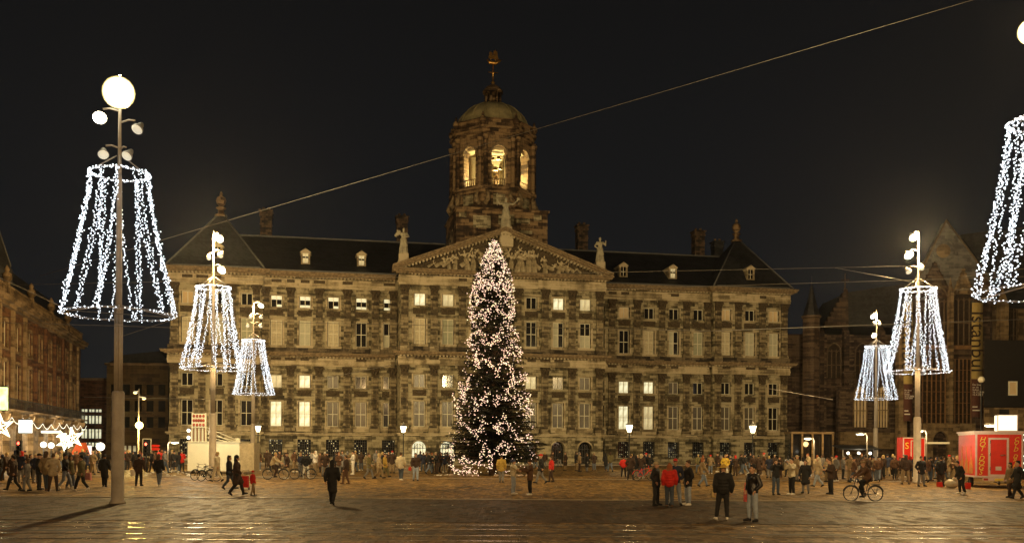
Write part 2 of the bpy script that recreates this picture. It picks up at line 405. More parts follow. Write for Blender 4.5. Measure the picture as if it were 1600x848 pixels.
def window(s, y, row, st):
    z0, z1 = ROWS[row]; w, h = .66, z1 - z0; tall = 'tall' in row
    k = (row,)
    f = wframe(w, h, tall)
    if k in FR: o = put('window', FR[k], PAL, (s, y + .30, z0))
    else: o = f.build('window', M['frame'], PAL, (s, y + .30, z0)); FR[k] = o.data
    if st == 'c':                                      # one leaf of the blind drawn, one dark
        cells = ['shutter', 'glass_dark'] * 2
        if rnd.random() < .5: cells = ['shutter', 'shutter', 'glass_dark', 'glass_dark']
    else:
        base = {'d': 'glass_dark', 'w': 'glass_dark', 'g': 'glass_grey', 's': 'shutter', 'b': 'glass_dim', 'L': 'glass_lit', 'm': 'glass_mid', 'l': 'glass_lit'}[st]
        if base == 'shutter': base = rnd.choice(['shutter', 'shutter', 'shutter2', 'shutter3'])
        cells = [base] * 4
    hs = [(.07, h * .5 - .04), (h * .5 + .04, h - .07)] if tall else [(.07, h - .07)]
    i = 0
    for a, b_ in hs:
        for x0, x1 in ((-w + .07, -.04), (.04, w - .07)):
            if st == 'l':                              # half-drawn dark blind with light above and below it
                m1 = 'glass_lit' if rnd.random() < .75 else 'glass_dark'
                pane(o, x0, x1, a, a + .30, m1); pane(o, x0, x1, a + .30, b_ - .42, 'glass_dark'); pane(o, x0, x1, b_ - .42, b_, 'glass_lit')
            else: pane(o, x0, x1, a, b_, cells[i])
            i += 1
    # surround, sill and the carved panel below the small windows
    sb = MB(); q = .2
    sb.box(s - .72 - q, s - .722, y - .10, y + .1, z0, z1 + .12); sb.box(s + .722, s + .72 + q, y - .10, y + .1, z0, z1 + .12)
    sb.box(s - .72, s + .72, y - .10, y + .1, z1 + .003, z1 + .12); sb.box(s - 1.02, s + 1.02, y - .2, y + .1, z0 - .16, z0 - .003)
    if tall: sb.taper(s - .95, s + .95, y - .16, y, z0 - .62, z0 - .163, 1.06)
    sb.build('window_surround', M['trim' if tall or rnd.random() < .6 else 'palace'], PAL)
    if not tall:
        pb = MB(); a, b_ = z0 - 1.02, z0 - .3
        pb.box(s - .82, s + .82, y - .05, y + .02, a, b_)
        pts = [(s - .72 + 1.44 * t, y - .1, b_ - .12 - .38 * math.sin(math.pi * t)) for t in [j / 8 for j in range(9)]]
        pb.tube(pts, [.05, .08, .11, .13, .15, .13, .11, .08, .05], 6)
        pb.ball((s - .74, y - .08, b_ - .14), .11, 6, 4); pb.ball((s + .74, y - .08, b_ - .14), .11, 6, 4)
        pb.build('festoon_panel', M['capital'], PAL)
for s, y, st, ba in B:
    for row, ch in zip(('low_tall', 'low_small', 'up_tall', 'up_small'), st): window(s, y, row, ch)
    if ba == 'grid':                                   # barred basement windows
        w = .78; f = MB()
        for k in range(7): x = -w + 2 * w * k / 6; f.box(x - .025, x + .025, -.03, .03, 0, 2.1)
        for k in range(8): z = 2.1 * k / 7; f.box(-w, w, -.028, .028, z - .025 + .002, z + .023)
        if ('bar',) in FR: o = put('window_grille', FR[('bar',)], PAL, (s, y + .12, .8))
        else: o = f.build('window_grille', M['iron'], PAL, (s, y + .12, .8)); FR[('bar',)] = o.data
        g = MB(); g.box(s - w, s + w, y + .5, y + .52, .8, 2.9); g.build('pane', M['glass_dark'], PAL)
        g = MB()
        for k in range(6):
            for j in range(7):
                if rnd.random() < (.5 if j < 3 else .22): x = -w + .13 + .26 * k; z = .15 + .3 * j; g.box(s + x - .05, s + x + .05, y + .42, y + .45, .8 + z - .06, .8 + z + .06)
        if g.v: tag(g.build('interior_lights', M['glass_mid'], PAL), kind='stuff')
    else:
        g = MB(); arc = arc_pts(-.83, .83, 1.95, 12); g.prism([(-.83, 0)] + arc + [(.83, 0)], 0, .03, 'y')
        g.build('door_glazing', M['glass_lit' if ba == 'lit' else 'glass_dark'], PAL, (s, y + .62, 0))
        f = MB()
        for k in (-.5, -.17, .17, .5): f.box(k - .035, k + .035, -.03, 0, 0, 1.95 + .6 * math.sqrt(1 - k * k))
        f.box(-.8, .8, -.04, -.032, .9, .96); f.box(-.8, .8, -.04, -.032, 1.9, 1.97); f.tube([(p[0] * .55, -.03, 1.95 + (p[1] - 1.95) * .55) for p in arc], .02, 4)
        f.build('door_bars', M['iron'], PAL, (s, y + .6, 0))
        v = MB(); v.mi = 0
        for a, b_ in zip(arc[:-1], arc[1:]):
            ca = lambda p, k: (s + p[0] * k, 1.95 + (p[1] - 1.95) * k)
            v.prism([ca(a, 1.03), ca(a, 1.25), ca(b_, 1.25), ca(b_, 1.03)], y - .2, y - .152, 'y')
        v.build('arch_moulding', M['trim'], PAL)

# roofs
mb = MB()
RZ, RY = 29.0, 7.5
for sg in (-1, 1):
    a, b_ = sorted((sg * 3, sg * (PX1 - 5)))
    mb.prism([(-.9, Z_EAVE), (RY, RZ), (RY + 8.5, Z_EAVE)], a, b_, 'x')
o = mb.build('roof', M['slate'], PAL)
mb = MB()
for sg in (-1, 1):
    a, b_ = sorted((sg * 3, sg * (PX1 - 5))); mb.box(a, b_, RY - .16, RY + .16, RZ - .05, RZ + .14)
mb.build('roof_ridge', M['lead'], PAL)
for nm, x0, x1, y in secs:
    if nm != 'middle': mb = MB(); mb.box(x0 + .1, x1 - .1, y - .9, y - .55, 23.204, 23.42); mb.build('roof_gutter', M['lead'], PAL)
for sg in (-1, 1):
    c = sg * (WX1 + PX1) / 2 ; w = (PX1 - WX1) / 2 + .4; y0, y1 = PP - .8, PP + 10.5; yc = (y0 + y1) / 2
    mb = MB(); n = len(mb.v)
    mb.v += [(c - w, y0, 23.3), (c + w, y0, 23.3), (c + w, y1, 23.3), (c - w, y1, 23.3), (c - .45, yc - .45, 30.4), (c + .45, yc - .45, 30.4), (c + .45, yc + .45, 30.4), (c - .45, yc + .45, 30.4)]
    for q in ((0, 1, 5, 4), (1, 2, 6, 5), (2, 3, 7, 6), (3, 0, 4, 7), (4, 5, 6, 7), (3, 2, 1, 0)): mb.face(list(q))
    rf = mb.build('roof', M['slate'], PAL)
    mb = MB()
    for a, b_ in ((0, 4), (1, 5)):
        p = [(c - w, y0, 23.3), (c + w, y0, 23.3)][a]; q = [(c - .45, yc - .45, 30.4), (c + .45, yc - .45, 30.4)][a]
        mb.tube([p, q], .11, 6)
    mb.build('hip_ridge', M['lead'], rf)
    mb = MB(); mb.lathe([(.75, 0), (.75, .25), (.4, .4), (.35, .9), (.6, 1.05), (.6, 1.15), (.2, 1.3), (.5, 1.6), (.62, 2.0), (.5, 2.4), (.15, 2.65), (.22, 2.8), (.05, 3.2)], c, yc, 30.4, 12)
    mb.build('finial', M['tower'], rf)
# dormers
for s, yy in ((-(G1 + 4 * BAY), 0), (-(G1 + 2 * BAY), 0), (G1 + 2 * BAY, 0), (G1 + 4 * BAY, 0), (G1 + 7 * BAY, PP), (-(G1 + 7 * BAY), PP)):
    zb = 24.4; yb = yy + (.5 if yy == 0 else -.1)
    d = MB(); d.box(-.55, -.33, 0, 2.2, 0, 1.45); d.box(.33, .55, 0, 2.2, 0, 1.45); d.box(-.33, .33, .0, 2.2, 0, .12); d.box(-.33, .33, 0, 2.2, 1.33, 1.45)
    d.prism([(-.7, 1.453), (.7, 1.453), (0, 1.95)], -.12, 2.4, 'y')
    o = d.build('dormer', M['trim'], PAL, (s, yb, zb))
    lit = s < 0 or abs(s - (G1 + 4 * BAY)) < .1
    g = MB(); g.box(-.33, .33, .12, .14, .12, 1.33); g.build('pane', M['glass_mid' if lit and yy == 0 else 'glass_dark'], o)
    f = MB(); f.box(-.03, .03, .08, .115, .12, 1.33); f.box(-.33, .33, .075, .11, .68, .74); f.build('window_frame', M['frame'], o)
    if lit: f = MB(); f.box(-.33, .33, .09, .113, .76, .95); f.build('blind', M['glass_dark'], o)
# chimneys
PAL_INV = (Matrix.Translation((-2.09, 121.78, 0)) @ Matrix.Rotation(TH, 4, 'Z')).inverted()
for px, ytop, ybot, w in ((412, 334, 376, .72), (624, 341, 384, .72), (905, 351, 391, .72), (1087, 358, 396, .72), (1117, 374, 396, .66)):
    Zc_ = 129.
    for _ in range(12): Zc_ += 9.5 - (PAL_INV @ W(px, ybot, Zc_)).y
    lp = PAL_INV @ W(px, ybot, Zc_); h = (ybot - ytop) / F * Zc_
    mb = MB(); mb.box(-w, w, -w, w, -4, h - .75); mb.box(-w - .12, w + .12, -w - .12, w + .12, h - .747, h - .55); mb.box(-w - .03, w + .03, -w - .03, w + .03, h - .547, h - .2); mb.box(-w - .18, w + .18, -w - .18, w + .18, h - .197, h)
    mb.box(-w - .06, w + .06, -w - .06, w + .06, h * .45, h * .45 + .16)
    o = mb.build('chimney', M['chimney' if px != 1117 else 'slate'], PAL, lp)
    for dx in (-.35, .35):
        c_ = MB(); c_.lathe([(.2, 0), (.16, .35), (.2, .38), (.2, .42)], dx, 0, h, 8); c_.build('chimney_pot', M['tower'], o)

# pediment
APX = 28.45; PB = 23.42; HW = MW + 1.0
def sl(x, off=0.): return PB + (APX - PB) * (1 - abs(x) / HW) + off
mb = MB(); mb.prism([(-HW + .6, PB - .2), (HW - .6, PB - .2), (0, APX - .35)], MP + .25, MP + .9, 'y'); mb.build('tympanum', M['capital'], PAL)
mb = MB()
for sg in (-1, 1):
    for d, o0, o1 in ((.55, -.55, -.30), (.85, -.297, -.1), (1.1, -.097, .14)):
        pts = [(sg * HW, sl(HW, o0)), (0, sl(0, o0)), (0, sl(0, o1)), (sg * HW, sl(HW, o1))]
        mb.prism(pts if sg > 0 else pts[::-1], MP - d, MP + .9, 'y')
o = mb.build('raking_cornice', M['carved'], PAL)
mb = MB()
for sg in (-1, 1):
    for k in range(30):
        x = sg * (HW - .9) * (k + .5) / 30; z = sl(x, -.56); mb.box(x - .11, x + .11, MP - .78, MP - .1, z - .2, z)
tag(mb.build('modillions', M['trim'], PAL), kind='stuff')
mb = MB(); mb.prism([(-HW + .5, PB), (HW - .5, PB), (0, APX - .2)], MP + .9, RY + 2, 'y'); mb.build('roof', M['slate'], PAL)

# bell tower
TX, TY = .0, 3.6
TW = 8.9
def tz(y): return 2.4 + (694.5 - y) / F * 125.2
T0 = Vector((TX, TY, 0))
def octo(r, rot=math.pi / 8): return [(TX + r * math.cos(math.pi / 4 * k + rot), TY + r * math.sin(math.pi / 4 * k + rot)) for k in range(8)]
zb1, zb2, zd0, zd1, zd2 = tz(343), tz(308), tz(312), tz(226), tz(205)
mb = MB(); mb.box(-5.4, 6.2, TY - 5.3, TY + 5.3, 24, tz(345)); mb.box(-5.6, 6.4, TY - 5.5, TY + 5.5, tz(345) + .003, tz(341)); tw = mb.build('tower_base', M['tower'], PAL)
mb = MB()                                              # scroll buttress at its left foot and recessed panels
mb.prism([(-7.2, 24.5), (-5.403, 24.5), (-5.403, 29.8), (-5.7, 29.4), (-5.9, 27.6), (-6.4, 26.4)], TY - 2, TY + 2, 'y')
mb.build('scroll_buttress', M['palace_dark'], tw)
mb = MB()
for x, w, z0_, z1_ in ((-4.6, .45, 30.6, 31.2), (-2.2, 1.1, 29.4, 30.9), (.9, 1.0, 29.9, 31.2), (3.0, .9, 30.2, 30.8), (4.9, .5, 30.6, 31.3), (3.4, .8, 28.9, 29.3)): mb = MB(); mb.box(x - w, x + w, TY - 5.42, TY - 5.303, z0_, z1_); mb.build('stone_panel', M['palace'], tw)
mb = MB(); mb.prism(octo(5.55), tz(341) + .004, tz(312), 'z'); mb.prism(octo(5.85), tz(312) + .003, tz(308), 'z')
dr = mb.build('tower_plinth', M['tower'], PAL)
for k in range(8):                                    # consoles and panels round the plinth
    a = math.pi / 4 * k - math.pi / 2; mt = Matrix.Translation(T0) @ Matrix.Rotation(a + math.pi / 2, 4, 'Z')
    p = MB(); p.box(-.75, .75, -5.28, -5.1, tz(334), tz(319)); o = p.build('stone_panel', M['palace'], dr); o.matrix_local = mt
    for sg in (-1, 1): p = MB(); p.tube([(sg * 1.75, -5.2, tz(334)), (sg * 1.5, -5.55, tz(328)), (sg * 1.35, -5.35, tz(320)), (sg * 1.6, -5.3, tz(314))], [.28, .34, .24, .14], 7); o = p.build('scroll_console', M['carved'], dr); o.matrix_local = mt
RA = 4.95; hw = RA * math.tan(math.pi / 8)
m_vault = mat('cream_painted_vault', (.62, .52, .32), .8, var=.1, bump=0)
dm = empty('belfry', (0, 0, 0)); dm.parent = PAL
for k in range(8):
    a = math.pi / 4 * k - math.pi / 2; mt = Matrix.Translation(T0) @ Matrix.Rotation(a + math.pi / 2, 4, 'Z')
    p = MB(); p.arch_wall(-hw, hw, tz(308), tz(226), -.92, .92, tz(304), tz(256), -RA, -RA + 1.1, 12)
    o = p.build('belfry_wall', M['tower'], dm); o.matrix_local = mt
    p = MB()
    arc = arc_pts(-.94, .94, tz(256), 12)
    for u_, v_ in zip(arc[:-1], arc[1:]):
        q = lambda t, kk: (t[0] * kk, tz(256) + (t[1] - tz(256)) * kk)
        p.prism([q(u_, 1), q(u_, 1.22), q(v_, 1.22), q(v_, 1)], -RA - .12, -RA - .003, 'y')
    p.box(-1.3, -.94, -RA - .16, -RA - .003, tz(257), tz(254.5)); p.box(.94, 1.3, -RA - .16, -RA - .003, tz(257), tz(254.5))
    o = p.build('arch_moulding', M['carved'], dm); o.matrix_local = mt
    p = MB(); p.box(-.92, .92, -RA + .2, -RA + .28, tz(304) + .8, tz(304) + .88)
    for j in range(6): x = -.78 + .312 * j; p.lathe([(.06, 0), (.1, .25), (.05, .5), (.07, .8)], x, -RA + .24, tz(304), 6)
    o = p.build('balustrade', M['carved'], dm); o.matrix_local = mt
    for sg in (-1, 1):                                # columns that flank every corner
        p = MB(); p.lathe([(.34, 0), (.34, .2), (.27, .3), (.26, 3.2), (.23, 5.6), (.24, 5.7), (.42, 6.3), (.42, 6.45)], sg * (hw - .32), -RA - .22, tz(308), 10)
        o = p.build('column', M['tower'], dm); o.matrix_local = mt
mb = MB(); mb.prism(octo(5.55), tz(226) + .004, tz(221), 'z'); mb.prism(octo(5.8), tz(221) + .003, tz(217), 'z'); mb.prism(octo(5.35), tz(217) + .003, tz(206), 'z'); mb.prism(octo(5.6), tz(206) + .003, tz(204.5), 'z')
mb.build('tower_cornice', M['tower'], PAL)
for k in range(8):
    x, y = octo(5.5)[k]; mb = MB(); mb.lathe([(.30, -.3), (.34, 0), (.14, .15), (.42, .6), (.40, 1.0), (.15, 1.25), (.20, 1.4), (.04, 1.8)], x, y, tz(217), 8); mb.build('corner_urn', M['tower'], PAL)
prof = []
for k in range(13):
    a = math.pi / 2 * k / 12; prof.append((max(4.75 * math.cos(a), 1.0), 3.9 * math.sin(a)))
mb = MB(); mb.lathe(prof, TX, TY, tz(210), 32); dome = mb.build('dome', M['copper'], PAL)
mb = MB()
for k in range(16):
    a = math.pi / 8 * k; mb.tube([(TX + (q[0] + .02) * math.cos(a), TY + (q[0] + .02) * math.sin(a), tz(210) + q[1] + .02) for q in prof[:-1]], .07, 5)
mb.build('dome_rib', M['copper'], dome)
mb = MB(); mb.lathe([(1.5, 0), (1.5, .35), (1.15, .45)], TX, TY, tz(177), 16); mb.lathe([(.55, .4), (.55, 2.9)], TX, TY, tz(177), 10)
for k in range(8): a = math.pi / 4 * k + .39; mb.lathe([(.17, .4), (.14, 2.6)], TX + math.cos(a), TY + math.sin(a), tz(177), 6)
mb.lathe([(1.35, 2.6), (1.35, 2.85), (1.2, 2.95), (.95, 3.3), (.5, 3.6), (.2, 3.75), (.15, 4.2)], TX, TY, tz(177), 16)
ln = mb.build('lantern', M['tower'], PAL)
z0 = tz(136)
mb = MB(); mb.lathe([(.14, 0), (.42, .25), (.14, .5), (.12, .9), (.3, 1.15), (.12, 1.4), (.08, 2.3), (.34, 2.45), (.08, 2.6), (.06, 3.6)], TX, TY, z0 - .6, 10)
mb.tube([(TX - .65, TY, z0 + 1.9), (TX + .65, TY, z0 + 1.9)], .06, 5)
mb.build('spire', M['gold'], ln)
mb = MB(); zz = z0 + 3.2                               # the ship of the weathervane
mb.tube([(TX - .8, TY, zz + .35), (TX - .45, TY, zz), (TX + .3, TY, zz - .05), (TX + .85, TY, zz + .3), (TX + 1.1, TY, zz + .42)], [.1, .24, .28, .2, .03], 8)
mb.tube([(TX - .3, TY, zz), (TX - .3, TY, zz + 1.5)], .04, 5); mb.tube([(TX + .3, TY, zz), (TX + .3, TY, zz + 1.75)], .04, 5)
for x, a, b_, w in ((-.3, .5, .85, .34), (-.3, .95, 1.3, .24), (.3, .45, .95, .42), (.3, 1.05, 1.5, .3)):
    mb.prism([(TX + x - w, zz + a), (TX + x + w, zz + a - .05), (TX + x + w * .7, zz + b_), (TX + x - w * .8, zz + b_ + .05)], TY - .03, TY + .03, 'y')
mb.build('weathervane_ship', M['gold'], ln)
mb = MB(); mb.prism(octo(4.3), tz(308) + .01, tz(304), 'z'); mb.build('belfry_floor', M['tower'], PAL)
mb = MB(); mb.lathe([(4.6, 0), (4.0, 1.2), (2.4, 2.0), (.3, 2.3)], TX, TY, tz(250), 24); mb.build('belfry_vault', m_vault, PAL)
mb = MB()                                              # the core with its niches seen through the arches
for k in range(8):
    if k in (6,): continue
    a = math.pi / 4 * k; mb.box(TX + 2.5 * math.cos(a) - .5, TX + 2.5 * math.cos(a) + .5, TY + 2.5 * math.sin(a) - .5, TY + 2.5 * math.sin(a) + .5, tz(304), tz(246))
mb.build('belfry_pier', m_vault, PAL)
mb = MB()                                              # carillon bells in the front arch
for k, (x, z, s_) in enumerate(((-.5, 5.2, .4), (.1, 5.3, .34), (.55, 5.1, .3), (-.45, 3.9, .34), (.25, 4.0, .42), (-.2, 2.6, .46), (.5, 2.8, .3), (-.1, 1.4, .5))):
    p = MB(); p.lathe([(.1 * s_, s_), (.45 * s_, .95 * s_), (.55 * s_, .4 * s_), (.9 * s_, 0), (.86 * s_, -.05)], TX + x, TY - 3.2, tz(308) + z, 12); p.build('bell', mat('bronze_bell', (.25, .17, .08), .35, metal=.7), dm) if k == 0 else p.build('bell', bpy.data.materials['bronze_bell'], dm)
mb.box(-1.1, -1.02, TY - 3.3, TY - 3.1, tz(304), tz(252)); mb.box(.9, .98, TY - 3.3, TY - 3.1, tz(304), tz(252))
for z in (2.9, 4.4, 5.7): mb.box(-1.02, .9, TY - 3.24, TY - 3.16, tz(308) + z - .0, tz(308) + z + .08)
mb.build('bell_frame', M['iron'], dm)
Tc = PAL.matrix_basis @ Vector((TX, TY, tz(268)))
for k, a in enumerate((-2.15, -1.0, 1.2)):
    p = PAL.matrix_basis @ Vector((TX + 3.3 * math.cos(a), TY + 3.3 * math.sin(a), tz(290)))
    lamp('belfry_lamp', p, 950, (1, .80, .36), .25)

# ================================================================== GROUND
def cobbles(name, dark, light, s=8., rough=.32, bump=.6, strips=False):
    m, nt, b = _mat(name)
    b.inputs['Specular IOR Level'].default_value = .22
    tc = N(nt, 'TexCoord'); vo = N(nt, 'TexVoronoi', Scale=s); vo.inputs['Randomness'].default_value = .55
    vd = N(nt, 'TexVoronoi', Scale=s, feature='DISTANCE_TO_EDGE'); vd.inputs['Randomness'].default_value = .55
    mp = N(nt, 'Mapping'); mp.inputs['Scale'].default_value = (1., 1.25, 1)
    nt.links.new(tc.outputs['Object'], mp.inputs[0])
    nt.links.new(mp.outputs[0], vo.inputs['Vector']); nt.links.new(mp.outputs[0], vd.inputs['Vector'])
    n1 = N(nt, 'TexNoise', Scale=.16, Detail=6., Roughness=.65); nt.links.new(tc.outputs['Object'], n1.inputs['Vector'])
    n2 = N(nt, 'TexNoise', Scale=2.2, Detail=6., Roughness=.7); nt.links.new(tc.outputs['Object'], n2.inputs['Vector'])
    sp = N(nt, 'SeparateColor'); nt.links.new(vo.outputs['Color'], sp.inputs[0])
    a = N(nt, 'Math', operation='MULTIPLY_ADD'); nt.links.new(sp.outputs[0], a.inputs[0]); a.inputs[1].default_value = .28; nt.links.new(n1.outputs[0], a.inputs[2])
    a2 = N(nt, 'Math', operation='MULTIPLY_ADD'); nt.links.new(n2.outputs[0], a2.inputs[0]); a2.inputs[1].default_value = .22; nt.links.new(a.outputs[0], a2.inputs[2])
    mq0 = N(nt, 'Mapping'); mq0.inputs['Scale'].default_value = (2.3, .75, 1); nt.links.new(tc.outputs['Object'], mq0.inputs[0])
    v0 = N(nt, 'TexVoronoi', Scale=1.6); nt.links.new(mq0.outputs[0], v0.inputs['Vector']); s0 = N(nt, 'SeparateColor'); nt.links.new(v0.outputs['Color'], s0.inputs[0])
    a5 = N(nt, 'Math', operation='MULTIPLY_ADD'); nt.links.new(s0.outputs[0], a5.inputs[0]); a5.inputs[1].default_value = .62; nt.links.new(a2.outputs[0], a5.inputs[2])
    mr = N(nt, 'MapRange'); mr.inputs[1].default_value = .62; mr.inputs[2].default_value = 1.45; nt.links.new(a5.outputs[0], mr.inputs[0])
    edge = N(nt, 'MapRange'); edge.inputs[1].default_value = 0; edge.inputs[2].default_value = .12; nt.links.new(vd.outputs['Distance'], edge.inputs[0])
    mx = N(nt, 'ValToRGB'); nt.links.new(mr.outputs[0], mx.inputs[0]); el = mx.color_ramp.elements
    el[0].color = (*dark, 1); el[1].color = (*light, 1)
    ve = N(nt, 'TexVoronoi', Scale=1.6, feature='DISTANCE_TO_EDGE'); nt.links.new(mq0.outputs[0], ve.inputs['Vector']); em = N(nt, 'MapRange'); em.inputs[2].default_value = .14; em.inputs[3].default_value = .3; nt.links.new(ve.outputs['Distance'], em.inputs[0])
    ee = N(nt, 'Math', operation='MULTIPLY'); nt.links.new(edge.outputs[0], ee.inputs[0]); nt.links.new(em.outputs[0], ee.inputs[1])
    e2 = N(nt, 'MapRange'); e2.inputs[3].default_value = .35; nt.links.new(ee.outputs[0], e2.inputs[0])
    vm = N(nt, 'VectorMath', operation='SCALE'); nt.links.new(mx.outputs[0], vm.inputs[0]); nt.links.new(e2.outputs[0], vm.inputs['Scale'])
    nt.links.new(vm.outputs[0], b.inputs['Base Color'])
    rr = N(nt, 'MapRange'); rr.inputs[1].default_value = .3; rr.inputs[2].default_value = .7; rr.inputs[3].default_value = rough - .1; rr.inputs[4].default_value = rough + .3
    ra = N(nt, 'Math', operation='MULTIPLY_ADD'); nt.links.new(s0.outputs[1], ra.inputs[0]); ra.inputs[1].default_value = -.35; nt.links.new(n2.outputs[0], ra.inputs[2]); nt.links.new(ra.outputs[0], rr.inputs[0]); nt.links.new(rr.outputs[0], b.inputs['Roughness'])
    # shallow dips and rises of the worn paving, a step larger than one stone
    mq = N(nt, 'Mapping'); mq.inputs['Scale'].default_value = (2.3, .75, 1); nt.links.new(tc.outputs['Object'], mq.inputs[0])
    v3 = N(nt, 'TexVoronoi', Scale=1.6); nt.links.new(mq.outputs[0], v3.inputs['Vector'])
    # each stone tilts a little: that is what makes wet setts glitter
    h = N(nt, 'Math', operation='MULTIPLY_ADD'); nt.links.new(edge.outputs[0], h.inputs[0]); h.inputs[1].default_value = .6
    h2 = N(nt, 'Math', operation='MULTIPLY_ADD'); nt.links.new(sp.outputs[1], h2.inputs[0]); h2.inputs[1].default_value = .5; h3 = N(nt, 'Math', operation='MULTIPLY_ADD'); nt.links.new(v3.outputs['Distance'], h3.inputs[0]); h3.inputs[1].default_value = .7; nt.links.new(n2.outputs[0], h3.inputs[2]); nt.links.new(h3.outputs[0], h2.inputs[2])
    nt.links.new(h2.outputs[0], h.inputs[2])
    bp = N(nt, 'Bump', Strength=bump, Distance=.035); nt.links.new(h.outputs[0], bp.inputs['Height']); nt.links.new(bp.outputs[0], b.inputs['Normal'])
    return m
M['setts'] = cobbles('wet_granite_setts', (.034, .018, .005), (.44, .265, .085), 5.0, .66, .8)
M['tramsett'] = cobbles('worn_tram_setts', (.026, .014, .005), (.27, .165, .066), 4.0, .66, .8)
M['road'] = cobbles('dark_wet_road_setts', (.012, .006, .002), (.115, .062, .020), 5.5, .64, .7)
M['kerb'] = mat('pale_granite_kerb', (.30, .25, .18), .35, var=.35, scale=2, bump=.3)
M['rail'] = mat('polished_tram_rail', (.50, .48, .45), .22, metal=1., var=.2, bump=.05)
M['groove'] = mat('rail_groove_tar', (.012, .01, .008), .6)
def sheet(name, x0, x1, y0, y1, z, m, sub=1):
    mb = MB(); mb.box(x0, x1, y0, y1, z - .5, z) if sub == 1 else None
    return tag(mb.build(name, m), kind='structure')
sheet('ground', -420, 420, -30, 700, -.012, M['setts'])
sheet('square', -120, 140, 42.2, 112, -.004, M['setts'])
def band(name, x0, x1, ya, yb, z, m, th=.3):             # slightly skewed strip: (y at x0), (y at x1)
    mb = MB(); n = 0
    (a0, a1), (b0, b1) = ya, yb
    mb.prism([(x0, a0), (x1, b0), (x1, b1), (x0, a1)], z - th, z, 'z')
    return tag(mb.build(name, m), kind='structure')
band('road', -60, 60, (29.7, 41.9), (29.7, 41.9), 0.0, M['road'])
band('tram_track_bed', -60, 60, (18, 29.4), (18, 29.4), 0.0, M['tramsett'])
# kerb of separate stones along the square's edge
kr = []
kb = empty('kerb', (0, 0, 0)); kb['kind'] = 'structure'
km = None
for k in range(64):
    x = -44 + k * 1.4
    if km is None:
        mb = MB(); mb.box(.006, 1.394, 0, .24, -.2, .028); o = mb.build('kerbstone', M['kerb'], kb, (x, 41.95, 0)); km = o.data
    else: put('kerbstone', km, kb, (x, 41.95 + rnd.uniform(-.006, .006), rnd.uniform(-.004, .004)))
# tram rails
for y in (28.62, 27.18, 25.3, 23.88):
    r_ = empty('tram_rail', (0, y, 0)); r_['kind'] = 'structure'
    mb = MB(); mb.box(-60, 60, -.035, .035, -.1, .010); mb.build('rail_head', M['rail'], r_)
    mb = MB(); mb.box(-60, 60, .036, .085, -.1, .003); mb.build('rail_groove', M['groove'], r_)
    mb = MB(); mb.box(-60, 60, .086, .105, -.1, .009); mb.build('guard_rail', M['rail'], r_)
band('tarmac_strip', -60, 60, (26.05, 26.35), (26.05, 26.35), .004, M['groove'], .1)
# step in front of the palace and a paler strip
def palbox(name, s0, s1, y0, y1, z0, z1, m):
    mb = MB(); mb.box(s0, s1, y0, y1, z0, z1); o = mb.build(name, m, None); o.matrix_basis = PAL.matrix_basis.copy(); return o
tag(palbox('forecourt', -39, 39, -9.5, -1.3, -.3, .12, M['kerb']), kind='structure')
band('paving_strip', -60, 60, (70, 70.6), (66, 66.6), .006, M['kerb'], .1)
for c, (px, py, w) in enumerate(((430, 800, .7), (1085, 793, .6), (690, 790, .6))):
    g = G(px, py); mb = MB(); mb.lathe([(w * .45, -.05), (w * .45, .006), (w * .38, .008)], 0, 0, 0, 20); 
    o = mb.build('manhole_cover', M['iron'], None, g); tag(o, ['round iron manhole cover in the road, left of the centre', 'round iron manhole cover near the group with the red jacket', 'round iron manhole cover in the road, nearest the middle'][c], 'manhole cover')

# ================================================================== LAMP MASTS AND LIGHT CONES
M['mast'] = mat('galvanised_mast', (.34, .29, .23), .5, var=.25, scale=1.5, bump=.1)
M['shade'] = mat('grey_lamp_housing', (.33, .32, .28), .4, metal=.4, var=.2)
M['lens_on'] = emit('lit_floodlight_lens', (1, .90, .62), 22)
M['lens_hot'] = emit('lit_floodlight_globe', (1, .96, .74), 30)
M['lens_off'] = emit('floodlight_lens_dim', (1, .93, .70), .55, sample='NONE')
_m = M['lens_hot']; _t = _m.node_tree; _b = _t.nodes['Principled BSDF']      # lamp glare put into the emission: dimmer and yellower towards the rim
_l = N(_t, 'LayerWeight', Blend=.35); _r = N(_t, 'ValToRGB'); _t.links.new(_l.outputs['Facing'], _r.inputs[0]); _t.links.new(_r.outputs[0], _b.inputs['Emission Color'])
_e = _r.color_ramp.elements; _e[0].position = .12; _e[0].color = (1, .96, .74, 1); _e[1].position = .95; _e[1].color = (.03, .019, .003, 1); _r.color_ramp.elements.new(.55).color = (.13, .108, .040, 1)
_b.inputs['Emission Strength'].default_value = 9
def flood_head(mast, side, z, on, r=.24, arm=.75, dz=.25, ang=0., y=-.1):
    """a bell-shaped floodlight on a short curved arm"""
    x = side * arm
    mb = MB(); mb.tube([(0, 0, z + dz), (x * .5, y * .5, z + dz + .10), (x * .85, y, z + dz + .06)], .035, 6); h = mb.build('lamp_arm', M['mast'], mast)
    mb = MB(); prof = [(.07, .34), (.11, .26), (.13, .14), (r * .85, .04), (r, -.06)]
    mb.lathe(prof, 0, 0, 0, 16); s = mb.build('lamp_housing', M['shade'], mast, (x, y, z)); s.rotation_euler = (R(-38), side * R(18), 0)
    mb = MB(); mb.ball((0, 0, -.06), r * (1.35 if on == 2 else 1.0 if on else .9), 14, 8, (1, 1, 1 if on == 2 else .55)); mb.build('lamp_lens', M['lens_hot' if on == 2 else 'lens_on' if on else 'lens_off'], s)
    return mast.location + Vector((x * 1.05, y - .1, z - .25))
LP = 1.0; SODW = (1, .66, .27)
